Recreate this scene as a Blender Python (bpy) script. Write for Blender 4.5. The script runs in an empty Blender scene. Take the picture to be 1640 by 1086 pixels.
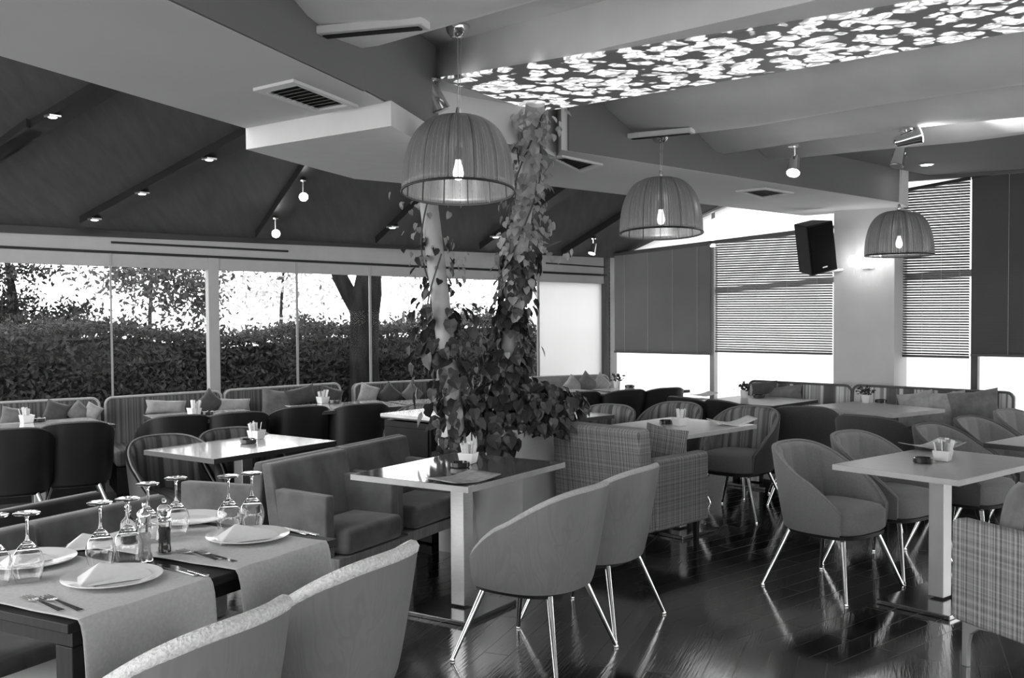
import bpy, math, random
import numpy as np
from mathutils import Vector, Matrix
random.seed(7)
PI = math.pi; R = math.radians
S = bpy.context.scene
COL = S.collection
# ------------------------------------------------------------------ camera
F = 1660.0; PITCH = R(1.86); ROLL = R(-0.37); H = 1.6
fw = Vector((0, math.cos(PITCH), -math.sin(PITCH))); up0 = Vector((0, math.sin(PITCH), math.cos(PITCH)))
rt0 = Vector((1, 0, 0)); c_, s_ = math.cos(ROLL), math.sin(ROLL)
rt = rt0*c_ + up0*s_; up = up0*c_ - rt0*s_
cd = bpy.data.cameras.new('camera'); cam = bpy.data.objects.new('camera', cd); COL.objects.link(cam)
cd.sensor_width = 36; cd.lens = F/1640*36; cd.clip_start = .05; cd.clip_end = 300
m = Matrix.Identity(4)
for i in range(3):
    m[i][0] = rt[i]; m[i][1] = up[i]; m[i][2] = -fw[i]
m[2][3] = H
cam.matrix_world = m
S.camera = cam
# ------------------------------------------------------------------ world and exposure
S.view_settings.view_transform = 'Standard'; S.view_settings.look = 'None'
S.view_settings.exposure = 0.12; S.view_settings.gamma = 1; S.view_settings.use_curve_mapping = False
w = bpy.data.worlds.new('world'); S.world = w; w.use_nodes = True
bg = w.node_tree.nodes['Background']; bg.inputs[0].default_value = (1, 1, 1, 1); bg.inputs[1].default_value = 4.0
def area_light(name, loc, target, sx, sy, power):
    l = bpy.data.lights.new(name, 'AREA'); l.shape = 'RECTANGLE'; l.size = sx; l.size_y = sy; l.energy = power
    o = bpy.data.objects.new(name, l); COL.objects.link(o); o.location = loc
    o.rotation_euler = (Vector(target)-Vector(loc)).to_track_quat('-Z', 'Y').to_euler()
    return o

# ------------------------------------------------------------------ image -> place
def ray(px, py): return fw + rt*((px-820)/F) - up*((py-543)/F)
def at(px, py, z):
    r = ray(px, py); t = (z-H)/r.z
    return Vector((r.x*t, r.y*t, z))
def atd(px, py, Y):
    r = ray(px, py); t = Y/r.y
    return Vector((r.x*t, Y, H+r.z*t))
def atwall(px, py, P, D):            # vertical plane through P along D (2D)
    r = ray(px, py); n = Vector((-D[1], D[0]))
    t = (P[0]*n.x+P[1]*n.y)/(r.x*n.x+r.y*n.y)
    return Vector((r.x*t, r.y*t, H+r.z*t))
def atplane(px, py, P, N):
    r = ray(px, py); o = Vector((0, 0, H)); t = (Vector(P)-o).dot(N)/r.dot(N)
    return o+r*t

# ------------------------------------------------------------------ materials
def newmat(name):
    mt = bpy.data.materials.new(name); mt.use_nodes = True
    nt = mt.node_tree; b = nt.nodes['Principled BSDF']
    return mt, nt, b
def node(nt, t, **kw):
    n = nt.nodes.new(t)
    for k, v in kw.items():
        if k.startswith('i_'):
            n.inputs[int(k[2:]) if k[2:].isdigit() else k[2:].replace('_', ' ')].default_value = v
        else: setattr(n, k, v)
    return n
def ramp(nt, src, pts):
    r = nt.nodes.new('ShaderNodeValToRGB'); e = r.color_ramp.elements
    e[0].position, e[0].color = pts[0][0], (pts[0][1],)*3+(1,)
    e[1].position, e[1].color = pts[-1][0], (pts[-1][1],)*3+(1,)
    for p, c in pts[1:-1]:
        x = e.new(p); x.color = (c, c, c, 1)
    nt.links.new(src, r.inputs[0]); return r.outputs[0]
def mat(name, c, rough=.6, metal=0, var=.12, scale=8, bump=0, bscale=60, spec=.5, stretch=(1, 1, 1), sheen=0):
    mt, nt, b = newmat(name)
    tc = node(nt, 'ShaderNodeTexCoord'); mp = node(nt, 'ShaderNodeMapping'); mp.inputs['Scale'].default_value = stretch
    nt.links.new(tc.outputs['Object'], mp.inputs[0])
    nz = node(nt, 'ShaderNodeTexNoise'); nz.inputs['Scale'].default_value = scale; nz.inputs['Detail'].default_value = 5
    nt.links.new(mp.outputs[0], nz.inputs[0])
    nt.links.new(ramp(nt, nz.outputs[0], [(.3, c*(1-var)), (.7, c*(1+var))]), b.inputs['Base Color'])
    b.inputs['Roughness'].default_value = rough; b.inputs['Metallic'].default_value = metal
    b.inputs['Specular IOR Level'].default_value = spec
    if sheen: b.inputs['Sheen Weight'].default_value = sheen
    if bump:
        n2 = node(nt, 'ShaderNodeTexNoise'); n2.inputs['Scale'].default_value = bscale
        nt.links.new(mp.outputs[0], n2.inputs[0])
        bp = node(nt, 'ShaderNodeBump'); bp.inputs['Strength'].default_value = bump; bp.inputs['Distance'].default_value = .01
        nt.links.new(n2.outputs[0], bp.inputs['Height']); nt.links.new(bp.outputs[0], b.inputs['Normal'])
    return mt
def stripes1d(nt, tc, vec, scale, detail=3):
    d = node(nt, 'ShaderNodeVectorMath', operation='DOT_PRODUCT'); d.inputs[1].default_value = vec
    nt.links.new(tc.outputs['Object'], d.inputs[0])
    n = node(nt, 'ShaderNodeTexNoise', noise_dimensions='1D'); n.inputs['Scale'].default_value = scale; n.inputs['Detail'].default_value = detail
    nt.links.new(d.outputs['Value'], n.inputs['W']); return n.outputs[0]
def plaid(name, c0, c1, sv=38, sh=30, hvec=(0, 0, 1), vvec=(1, 1, 0)):
    mt, nt, b = newmat(name); tc = node(nt, 'ShaderNodeTexCoord')
    v = ramp(nt, stripes1d(nt, tc, vvec, sv, 5), [(.35, 0), (.5, .45), (.65, 1)])
    h = ramp(nt, stripes1d(nt, tc, hvec, sh, 5), [(.35, 0), (.5, .4), (.65, 1)])
    mx = node(nt, 'ShaderNodeMix', data_type='RGBA'); mx.inputs[0].default_value = .30
    nt.links.new(v, mx.inputs[6]); nt.links.new(h, mx.inputs[7])
    out = ramp(nt, mx.outputs[2], [(.1, c0), (.9, c1)])
    nt.links.new(out, b.inputs['Base Color']); b.inputs['Roughness'].default_value = .9
    return mt
def striped(name, c0, c1, scale, vec=(1, 0, 0), rough=.85, pts=None, detail=1):
    mt, nt, b = newmat(name); tc = node(nt, 'ShaderNodeTexCoord')
    v = ramp(nt, stripes1d(nt, tc, vec, scale, detail), pts or [(.42, c0), (.5, (c0+c1)/2), (.58, c1)])
    nt.links.new(v, b.inputs['Base Color']); b.inputs['Roughness'].default_value = rough
    return mt
def emis(name, c, s):
    mt, nt, b = newmat(name); b.inputs['Base Color'].default_value = (c, c, c, 1)
    b.inputs['Emission Color'].default_value = (1, 1, 1, 1); b.inputs['Emission Strength'].default_value = s
    return mt
def woodshell(name, c, var=.2):
    mt, nt, b = newmat(name); tc = node(nt, 'ShaderNodeTexCoord')
    mp = node(nt, 'ShaderNodeMapping'); mp.inputs['Scale'].default_value = (5, 5, 1.6)
    nt.links.new(tc.outputs['Object'], mp.inputs[0])
    n = node(nt, 'ShaderNodeTexNoise'); n.inputs['Scale'].default_value = 1.6; n.inputs['Detail'].default_value = 3; n.inputs['Distortion'].default_value = 1.2
    nt.links.new(mp.outputs[0], n.inputs[0])
    ma = node(nt, 'ShaderNodeMath', operation='MULTIPLY'); ma.inputs[1].default_value = 16
    fr = node(nt, 'ShaderNodeMath', operation='SINE')
    nt.links.new(n.outputs[0], ma.inputs[0]); nt.links.new(ma.outputs[0], fr.inputs[0])
    nt.links.new(ramp(nt, fr.outputs[0], [(0, c*(1-var*.5)), (.8, c*(1+var*.2)), (1, c*(1-var))]), b.inputs['Base Color'])
    b.inputs['Roughness'].default_value = .42
    return mt
M = {}
M['ceiling'] = mat('ceiling_paint', .5, .9, var=.04, scale=3)
M['swag'] = mat('ceiling_fabric', .88, .85, var=.08, scale=2.5, bump=.1, bscale=5)
M['soffit'] = mat('soffit_paint', .62, .85, var=.03, scale=2)
M['fascia'] = mat('darker_grey', .17, .85, var=.04, scale=2)  # darker than the soffit; serves fascias, header trim and lowered strip
M['boxwhite'] = mat('white_paint', .72, .8, var=.03)
M['roof'] = mat('dark_roof_boards', .06, .8, var=.18, scale=3, stretch=(6, 1, 1))
M['beam'] = mat('black_beam', .012, .45, var=.2)
M['plaster'] = mat('pale_plaster', .55, .85, var=.04, scale=4)
M['header'] = mat('header_paint', .36, .6, var=.04)
M['frame'] = mat('grey_metal_frame', .30, .4, var=.05)
M['darkframe'] = mat('dark_metal_frame', .03, .4, var=.1)
M['blackslot'] = mat('black_slot', .006, .7)
M['slat'] = mat('dark_blind_slat', .075, .45, var=.1, scale=2)
M['slatl'] = mat('grey_blind_slat', .16, .45, var=.1, scale=2)
M['chrome'] = mat('chrome', .75, .12, 1, var=.03)
M['steel'] = mat('brushed_steel', .55, .28, 1, var=.05, scale=20, stretch=(1, 1, 8))
M['basem'] = mat('polished_base_steel', .35, .18, 1, var=.1, scale=5)
M['alum'] = mat('satin_aluminium', .5, .4, .6, var=.05)
M['top'] = mat('pale_laminate_top', .72, .14, var=.05, scale=3, spec=.8)
M['topblk'] = mat('dark_gloss_top', .10, .08, var=.1, scale=3, spec=1)
M['topgrey'] = mat('grey_laminate_top', .32, .3, var=.06, scale=3, stretch=(1, 10, 1))
M['topwhite'] = mat('sky_sheen_white_top', .85, .06, var=.03, spec=.9)  # window tables' sky reflection put into the white; cabinet top is plain white
_b = M['topwhite'].node_tree.nodes['Principled BSDF']; _b.inputs['Coat Weight'].default_value = 1; _b.inputs['Coat IOR'].default_value = 2.2; _b.inputs['Coat Roughness'].default_value = .16
M['edge'] = mat('dark_table_edge', .04, .4)
M['edgel'] = mat('light_table_edge', .5, .4)
M['darkwood'] = mat('dark_wood', .014, .45, spec=.2, var=.4, scale=6, stretch=(1, 12, 1))
M['legwood'] = mat('brown_wood_leg', .20, .4, var=.3, scale=9, stretch=(8, 8, 1))
M['shellwood'] = woodshell('grey_veneer', .22, .09)
M['shelldark'] = mat('black_leather', .016, .42, var=.2, bump=.05)
M['shellgrey'] = mat('grey_felt', .19, .9, var=.07, scale=120, sheen=.2)
M['shellgreyd'] = mat('charcoal_felt', .07, .9, var=.15, scale=120, sheen=.2)
M['pad'] = mat('grey_upholstery', .20, .9, var=.08, scale=90, sheen=.2)
M['padstripe'] = striped('striped_upholstery', .10, .30, 26, (0, 1, 0), detail=2)
M['paddark'] = striped('dark_striped_upholstery', .035, .11, 22, (0, 1, 0), detail=2)
M['rope'] = mat('woven_pale_piping', .74, .9, var=.22, scale=110, bump=.8, bscale=110)
M['piping'] = mat('grey_piping', .42, .8, var=.15, scale=100)
M['pipingm'] = mat('mid_grey_piping', .22, .8, var=.15, scale=100)
M['pipingd'] = mat('dark_piping', .11, .8, var=.15, scale=100)
M['suede'] = mat('grey_suede', .12, .95, var=.35, scale=7, sheen=.35)
M['sueded'] = mat('dark_suede', .035, .9, var=.3, scale=7, sheen=.2)
M['sofa'] = striped('ribbed_sofa_fabric', .06, .14, 45, (1, 0, 0), detail=3)
M['sofal'] = mat('pale_sofa_fabric', .30, .9, var=.15, scale=40)
M['bench'] = striped('bold_striped_fabric', .08, .5, 7, (1, 0, 0), detail=2, pts=[(.38, .10), (.46, .14), (.48, .62), (.54, .70), (.56, .25), (.62, .6)])
M['plaid'] = plaid('woven_plaid', .10, .34, 110, 70)
M['plaidl'] = plaid('pale_woven_plaid', .15, .50, 80, 50)
M['cushd'] = mat('dark_cushion', .06, .85, var=.3, scale=14, sheen=.3)
M['cushm'] = mat('grey_cushion', .16, .85, var=.3, scale=14, sheen=.3)
M['cushl'] = mat('pale_cushion', .38, .85, var=.25, scale=14, sheen=.3)
M['white'] = mat('white_ceramic', .85, .12, var=.01, spec=.8)
M['paper'] = mat('white_paper', .82, .8, var=.12, scale=60)
M['linen'] = mat('grey_linen', .60, .9, var=.08, scale=90, bump=.15, bscale=300)
M['linenl'] = mat('white_linen', .8, .85, var=.03, scale=50)
M['menu'] = mat('menu_card', .33, .35, var=.35, scale=30)
M['ash'] = mat('dark_glass_ashtray', .015, .1, var=.1, spec=.9)
M['black'] = mat('black_plastic', .008, .5, var=.1, spec=.25)
M['grille'] = mat('speaker_grille', .006, .9, spec=.1, var=.3, scale=200)
M['planter'] = mat('brushed_planter_metal', .75, .4, .25, var=.12, scale=2)
M['post'] = mat('white_post_paint', .45, .6, var=.05)
M['bark'] = mat('tree_bark', .014, .95, spec=.05, var=.5, scale=14, stretch=(1, 1, .25), bump=1, bscale=18)
M['stem'] = mat('vine_stem', .09, .8, var=.3)
M['soil'] = mat('dark_soil', .02, .95, var=.4, scale=40)
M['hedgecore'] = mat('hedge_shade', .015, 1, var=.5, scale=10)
M['ground'] = mat('outdoor_paving', .7, .9, var=.15, scale=2)
M['panelbase'] = mat('grey_panel', .16, .7, var=.05)
M['bulb'] = emis('glowing_bulb', 1, 22)
M['spotglow'] = emis('glowing_spot', 1, 60)
M['sconceglow'] = emis('glowing_sconce', 1, 5)
M['pepper'] = mat('peppercorns', .015, .6, var=.6, scale=180)
M['salt'] = mat('salt_grains', .7, .7, var=.2, scale=180)
def leafmat(name, c, tr=.4, rough=.4, sp=.12):
    mt, nt, b = newmat(name)
    tc = node(nt, 'ShaderNodeTexCoord')
    nz = node(nt, 'ShaderNodeTexNoise'); nz.inputs['Scale'].default_value = 6; nt.links.new(tc.outputs['Object'], nz.inputs[0])
    o = ramp(nt, nz.outputs[0], [(.3, c*.6), (.7, c*1.4)])
    nt.links.new(o, b.inputs['Base Color']); b.inputs['Roughness'].default_value = rough; b.inputs['Specular IOR Level'].default_value = sp
    t = node(nt, 'ShaderNodeBsdfTranslucent'); nt.links.new(o, t.inputs[0])
    mx = node(nt, 'ShaderNodeMixShader'); mx.inputs[0].default_value = tr
    nt.links.new(b.outputs[0], mx.inputs[1]); nt.links.new(t.outputs[0], mx.inputs[2])
    nt.links.new(mx.outputs[0], nt.nodes['Material Output'].inputs[0]); return mt
M['hedge'] = leafmat('hedge_leaf', .042, .25)
M['conifer'] = leafmat('conifer_leaf', .018, .2)
M['paleleaf'] = leafmat('hazed_far_leaf', .30, .5)  # paled to put haze and sky glare into the far leaves
M['midleaf'] = leafmat('tree_leaf', .075, .4)
M['ivy'] = leafmat('backlit_ivy_leaf', .05, .15, .3, .4)  # backlit darkness of the middle leaves put into the base colour
M['ivyl'] = leafmat('lit_variegated_ivy_leaf', .38, .3, .35)  # variegation plus bright light on the upper leaves, put into the colour
def glassmat(name, rough=0, tint=1):
    mt, nt, b = newmat(name)
    b.inputs['Base Color'].default_value = (tint, tint, tint, 1); b.inputs['Transmission Weight'].default_value = 1
    b.inputs['Roughness'].default_value = rough; b.inputs['IOR'].default_value = 1.45; return mt
M['glass'] = glassmat('drinking_glass')
def panemat():
    mt, nt, b = newmat('window_glass'); nt.nodes.remove(b)
    t = node(nt, 'ShaderNodeBsdfTransparent'); g = node(nt, 'ShaderNodeBsdfGlossy'); g.inputs['Roughness'].default_value = .02
    mx = node(nt, 'ShaderNodeMixShader'); mx.inputs[0].default_value = .003
    nt.links.new(t.outputs[0], mx.inputs[1]); nt.links.new(g.outputs[0], mx.inputs[2])
    nt.links.new(mx.outputs[0], nt.nodes['Material Output'].inputs[0]); return mt
M['pane'] = panemat()
def frosted(name, c, tfac):
    mt, nt, b = newmat(name); b.inputs['Base Color'].default_value = (c, c, c, 1); b.inputs['Roughness'].default_value = .3
    t = node(nt, 'ShaderNodeBsdfTranslucent'); t.inputs[0].default_value = (c, c, c, 1)
    tr = node(nt, 'ShaderNodeBsdfTransparent')
    mx = node(nt, 'ShaderNodeMixShader'); mx.inputs[0].default_value = .8
    m2 = node(nt, 'ShaderNodeMixShader'); m2.inputs[0].default_value = tfac
    nt.links.new(b.outputs[0], mx.inputs[1]); nt.links.new(t.outputs[0], mx.inputs[2])
    nt.links.new(mx.outputs[0], m2.inputs[1]); nt.links.new(tr.outputs[0], m2.inputs[2])
    nt.links.new(m2.outputs[0], nt.nodes['Material Output'].inputs[0]); return mt
M['frost'] = frosted('frosted_glass', .85, .05)
M['film'] = frosted('clear_plastic_film', .62, .15)
def shademat():
    mt, nt, b = newmat('organza_shade'); tc = node(nt, 'ShaderNodeTexCoord')
    sp = node(nt, 'ShaderNodeSeparateXYZ'); nt.links.new(tc.outputs['Object'], sp.inputs[0])
    a = node(nt, 'ShaderNodeMath', operation='ARCTAN2'); nt.links.new(sp.outputs[0], a.inputs[0]); nt.links.new(sp.outputs[1], a.inputs[1])
    n = node(nt, 'ShaderNodeTexNoise', noise_dimensions='1D'); n.inputs['Scale'].default_value = 26; n.inputs['Detail'].default_value = 4
    nt.links.new(a.outputs[0], n.inputs['W'])
    fac = ramp(nt, n.outputs[0], [(.35, .55), (.65, .84)])
    b.inputs['Base Color'].default_value = (.16, .16, .16, 1); b.inputs['Roughness'].default_value = .35; b.inputs['Metallic'].default_value = .35
    tl = node(nt, 'ShaderNodeBsdfTranslucent'); tl.inputs[0].default_value = (.20, .20, .20, 1)
    mx = node(nt, 'ShaderNodeMixShader'); mx.inputs[0].default_value = .35
    nt.links.new(b.outputs[0], mx.inputs[1]); nt.links.new(tl.outputs[0], mx.inputs[2])
    tr = node(nt, 'ShaderNodeBsdfTransparent'); m2 = node(nt, 'ShaderNodeMixShader')
    nt.links.new(fac, m2.inputs[0]); nt.links.new(mx.outputs[0], m2.inputs[2]); nt.links.new(tr.outputs[0], m2.inputs[1])
    nt.links.new(m2.outputs[0], nt.nodes['Material Output'].inputs[0]); return mt
M['shade'] = shademat()
def panelmat():           # backlit panel: white flowers let the light through a grey ground
    mt, nt, b = newmat('backlit_flower_panel'); tc = node(nt, 'ShaderNodeTexCoord')
    nz = node(nt, 'ShaderNodeTexNoise'); nz.inputs['Scale'].default_value = 9; nt.links.new(tc.outputs['Object'], nz.inputs[0])
    mxv = node(nt, 'ShaderNodeMix', data_type='VECTOR'); mxv.inputs[0].default_value = .10
    nt.links.new(tc.outputs['Object'], mxv.inputs[4]); nt.links.new(nz.outputs[1], mxv.inputs[5])
    v = node(nt, 'ShaderNodeTexVoronoi'); v.inputs['Scale'].default_value = 12.5; nt.links.new(mxv.outputs[1], v.inputs[0])
    f1 = ramp(nt, v.outputs['Distance'], [(.0, .75), (.2, 1), (.50, .9), (.57, 0)])
    v2 = node(nt, 'ShaderNodeTexVoronoi'); v2.inputs['Scale'].default_value = 32; nt.links.new(mxv.outputs[1], v2.inputs[0])
    f2 = ramp(nt, v2.outputs['Distance'], [(.0, 1), (.5, .95), (.66, .35)])
    mu = node(nt, 'ShaderNodeMath', operation='MULTIPLY'); nt.links.new(f1, mu.inputs[0]); nt.links.new(f2, mu.inputs[1])
    b.inputs['Base Color'].default_value = (.15, .15, .15, 1)
    b.inputs['Emission Color'].default_value = (1, 1, 1, 1)
    ms = node(nt, 'ShaderNodeMath', operation='MULTIPLY_ADD'); ms.inputs[1].default_value = 1.25; ms.inputs[2].default_value = .03
    nt.links.new(mu.outputs[0], ms.inputs[0]); nt.links.new(ms.outputs[0], b.inputs['Emission Strength'])
    return mt
M['lit'] = panelmat()
def floormat():
    mt, nt, b = newmat('dark_parquet'); tc = node(nt, 'ShaderNodeTexCoord')
    mp = node(nt, 'ShaderNodeMapping'); mp.inputs['Rotation'].default_value = (0, 0, R(-44))
    nt.links.new(tc.outputs['Object'], mp.inputs[0])
    def bricks(rot):
        m2 = node(nt, 'ShaderNodeMapping'); m2.inputs['Rotation'].default_value = (0, 0, R(rot)); nt.links.new(mp.outputs[0], m2.inputs[0])
        br = node(nt, 'ShaderNodeTexBrick'); br.inputs['Scale'].default_value = 1.0; br.inputs['Brick Width'].default_value = 1.1
        br.inputs['Row Height'].default_value = .125; br.inputs['Mortar Size'].default_value = .003; br.inputs['Bias'].default_value = 0
        br.inputs['Color1'].default_value = (.006, .006, .006, 1); br.inputs['Color2'].default_value = (.045, .045, .045, 1); br.inputs['Mortar'].default_value = (.0005, .0005, .0005, 1)
        nt.links.new(m2.outputs[0], br.inputs[0]); return br, m2
    b1, v1 = bricks(-26); b2, v2 = bricks(3)
    ck = node(nt, 'ShaderNodeTexChecker'); ck.inputs['Scale'].default_value = .48; nt.links.new(mp.outputs[0], ck.inputs[0])
    mx = node(nt, 'ShaderNodeMix', data_type='RGBA'); nt.links.new(ck.outputs[1], mx.inputs[0])
    nt.links.new(b1.outputs[0], mx.inputs[6]); nt.links.new(b2.outputs[0], mx.inputs[7])
    st = node(nt, 'ShaderNodeMapping'); st.inputs['Scale'].default_value = (2, 26, 1); nt.links.new(v1.outputs[0], st.inputs[0])
    gz = node(nt, 'ShaderNodeTexNoise'); gz.inputs['Scale'].default_value = 3; gz.inputs['Detail'].default_value = 6; nt.links.new(st.outputs[0], gz.inputs[0])
    g = ramp(nt, gz.outputs[0], [(.3, .55), (.7, 1.25)])
    mm = node(nt, 'ShaderNodeMix', data_type='RGBA', blend_type='MULTIPLY'); mm.inputs[0].default_value = 1
    nt.links.new(mx.outputs[2], mm.inputs[6]); nt.links.new(g, mm.inputs[7])
    nt.links.new(mm.outputs[2], b.inputs['Base Color'])
    rg = ramp(nt, mm.outputs[2], [(.0, .3), (.006, .15), (.025, .08), (.05, .17)])
    nt.links.new(rg, b.inputs['Roughness'])
    bp = node(nt, 'ShaderNodeBump'); bp.inputs['Strength'].default_value = .4; bp.inputs['Distance'].default_value = .04
    nt.links.new(mm.outputs[2], bp.inputs['Height']); nt.links.new(bp.outputs[0], b.inputs['Normal'])
    nt.links.new(bp.outputs[0], b.inputs['Coat Normal'])
    b.inputs['Specular IOR Level'].default_value = .8
    b.inputs['Coat Weight'].default_value = 1; b.inputs['Coat IOR'].default_value = 1.7; b.inputs['Coat Roughness'].default_value = .10
    return mt
M['floor'] = floormat()

# ------------------------------------------------------------------ mesh builder
class MB:
    def __init__(s): s.v = []; s.f = []; s.T = Matrix.Identity(4)
    def add(s, vs, fs):
        o = len(s.v); T = s.T
        s.v += [tuple(T @ Vector(p)) for p in vs]; s.f += [tuple(i+o for i in f) for f in fs]; return s
    def box(s, c, d, rz=0, taper=1):
        x, y, z = d[0]/2, d[1]/2, d[2]/2; cr, sr = math.cos(rz), math.sin(rz); vs = []
        for k, t in ((-1, taper), (1, 1)):
            for a, b_ in ((-1, -1), (1, -1), (1, 1), (-1, 1)):
                px, py = a*x*t, b_*y*t; vs.append((c[0]+px*cr-py*sr, c[1]+px*sr+py*cr, c[2]+k*z))
        return s.add(vs, [(3, 2, 1, 0), (4, 5, 6, 7), (0, 1, 5, 4), (1, 2, 6, 5), (2, 3, 7, 6), (3, 0, 4, 7)])
    def hexa(s, b, t):      # bottom quad ccw, top quad
        return s.add(list(b)+list(t), [(3, 2, 1, 0), (4, 5, 6, 7), (0, 1, 5, 4), (1, 2, 6, 5), (2, 3, 7, 6), (3, 0, 4, 7)])
    def prism(s, poly, z0, z1):
        ar = sum(poly[i][0]*poly[(i+1) % len(poly)][1]-poly[(i+1) % len(poly)][0]*poly[i][1] for i in range(len(poly)))
        if ar < 0: poly = poly[::-1]
        n = len(poly); vs = [(p[0], p[1], z0) for p in poly]+[(p[0], p[1], z1) for p in poly]
        return s.add(vs, [tuple(range(n))[::-1], tuple(range(n, 2*n))]+[(i, (i+1) % n, n+(i+1) % n, n+i) for i in range(n)])
    def tube(s, pts, rs, n=10, cap=True):
        pts = [Vector(p) for p in pts]
        if not hasattr(rs, '__len__'): rs = [rs]*len(pts)
        vs = []; ref = None
        for i, p in enumerate(pts):
            d = (pts[min(i+1, len(pts)-1)]-pts[max(i-1, 0)]).normalized()
            if ref is None: ref = Vector((0, 0, 1)) if abs(d.z) < .9 else Vector((1, 0, 0))
            x = (ref-d*ref.dot(d)).normalized(); ref = x; y = d.cross(x)
            for k in range(n):
                a = 2*PI*k/n; vs.append(p+(x*math.cos(a)+y*math.sin(a))*rs[i])
        fs = []
        for i in range(len(pts)-1):
            for k in range(n):
                a, b_ = i*n+k, i*n+(k+1) % n; fs.append((a, b_, b_+n, a+n))
        if cap: fs += [tuple(range(n))[::-1], tuple(range((len(pts)-1)*n, len(pts)*n))]
        return s.add(vs, fs)
    def lathe(s, prof, n=24, c=(0, 0, 0), closed=False, wav=0, nw=0):
        vs = []
        for (r, z) in prof:
            for k in range(n):
                a = 2*PI*k/n; rr = max(r, 1e-4)*(1+wav*math.cos(nw*a)); vs.append((c[0]+rr*math.cos(a), c[1]+rr*math.sin(a), c[2]+z))
        fs = []; L = len(prof)
        for i in range(L if closed else L-1):
            for k in range(n):
                a, b_ = i*n+k, i*n+(k+1) % n; j = ((i+1) % L)*n
                fs.append((a, b_, j+(k+1) % n, j+k))
        if not closed: fs += [tuple(range(n))[::-1], tuple(range((L-1)*n, L*n))]
        return s.add(vs, fs)
    def grid(s, fn, nu, nv, cu=False, cv=False):
        vs = [fn(i/(nu if cu else nu-1), j/(nv if cv else nv-1)) for i in range(nu) for j in range(nv)]
        fs = []
        for i in range(nu if cu else nu-1):
            for j in range(nv if cv else nv-1):
                a = i*nv+j; b_ = ((i+1) % nu)*nv+j; c = ((i+1) % nu)*nv+(j+1) % nv; d = i*nv+(j+1) % nv
                fs.append((a, b_, c, d))
        return s.add(vs, fs)
    def build(s, name, material, parent=None, smooth=40, bevel=0, solid=0, sub=0, seg=2):
        me = bpy.data.meshes.new(name); me.from_pydata(s.v, [], s.f); me.materials.append(material)
        if smooth:
            me.shade_smooth()
            me.set_sharp_from_angle(angle=R(smooth))
        o = bpy.data.objects.new(name, me); COL.objects.link(o)
        if parent: o.parent = parent
        if solid:
            q = o.modifiers.new('s', 'SOLIDIFY'); q.thickness = solid; q.offset = 0
        if bevel:
            q = o.modifiers.new('b', 'BEVEL'); q.width = bevel; q.segments = seg; q.limit_method = 'ANGLE'; q.harden_normals = False
        if sub:
            q = o.modifiers.new('u', 'SUBSURF'); q.levels = sub; q.render_levels = sub
        return o
def B(*a, **k): return MB().box(*a, **k)
def thing(name, label, cat, loc=(0, 0, 0), rz=0, group=None):
    o = bpy.data.objects.new(name, None); COL.objects.link(o); o.location = loc; o.rotation_euler = (0, 0, rz); o.empty_display_size = .1
    tag(o, label, cat, group); return o
def tag(o, label, cat, group=None):
    o['label'] = label; o['category'] = cat
    if group: o['group'] = group
    return o
def struct(o): o['kind'] = 'structure'; return o
def kids(o): return [c for c in ALLKIDS.get(o.name, [])]
def dup(root, loc, rz, label, group=None):
    def cp(o, par):
        c = o.copy(); COL.objects.link(c)
        if par: c.parent = par
        for ch in o.children: cp(ch, c)
        return c
    r = cp(root, None); r.location = loc; r.rotation_euler = (0, 0, rz); r['label'] = label
    if group: r['group'] = group
    return r
def v2(x, y): return Vector((x, y))

# ------------------------------------------------------------------ plan of the room
W1 = v2(1.10, 11.40)                       # far corner
WD = v2(5.35, 2.80).normalized()           # along the window wall
RD = v2(.8, -.6).normalized()              # along the right wall, towards the viewer
a_ = v2(.695, .719); b_ = v2(-.719, .695)  # axes of the inner ceiling
def ab(a, b, z): p = a_*a+b_*b; return (p.x, p.y, z)
def onW(px, py, off=0):                    # point on window wall plane moved off metres into the room
    n = v2(WD.y, -WD.x); P = W1+n*off; return atwall(px, py, P, WD)
def onR(px, py, off=0):
    n = v2(-RD.y, RD.x)*-1; P = W1+v2(-.6, -.8)*off; return atwall(px, py, P, RD)
Wn = v2(WD.y, -WD.x)                       # window wall, into the room
Rn = v2(-.6, -.8)                          # right wall, into the room

# floor
struct(MB().prism([(-11, -4), (8.5, -4), (8.5, 6.1), (1.15, 11.55), (-11, 5.2)], -.06, 0).build('floor', M['floor'], smooth=0))
struct(MB().box((0, 10, -.12), (120, 120, .08)).build('ground', M['ground'], smooth=0))

struct(MB().box((1.5, -4.08, 2.3), (20, .15, 1.6)).build('sky_blocker_front', M['plaster'], smooth=0))  # unseen lintel added to cut sky light from behind the camera
struct(MB().box((8.58, 1.0, 2.3), (.15, 10, 1.6)).build('sky_blocker_side', M['plaster'], smooth=0))  # unseen lintel added to cut sky light from the right
# window wall: low wall, header, posts, glass
zW = .50
def wallslab(p0, p1, n, z0a, z0b, z1a, z1b, th, name, mt):
    q0 = p0-n*th; q1 = p1-n*th
    return MB().hexa([(p0.x, p0.y, z0a), (p1.x, p1.y, z0b), (q1.x, q1.y, z0b), (q0.x, q0.y, z0a)],
                     [(p0.x, p0.y, z1a), (p1.x, p1.y, z1b), (q1.x, q1.y, z1b), (q0.x, q0.y, z1a)]).build(name, mt, smooth=0)
WL = W1-WD*10.5
gl0 = onW(0, 420); gl1 = onW(970, 454.5); ea0 = onW(0, 360.6); ea1 = onW(972, 413); sl0 = onW(0, 397); sl1 = onW(972, 441)
def lerpz(P, A, Bq):
    t = (v2(P.x, P.y)-v2(A.x, A.y)).dot(WD)/((v2(Bq.x, Bq.y)-v2(A.x, A.y)).dot(WD)); return A.z+(Bq.z-A.z)*t
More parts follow.
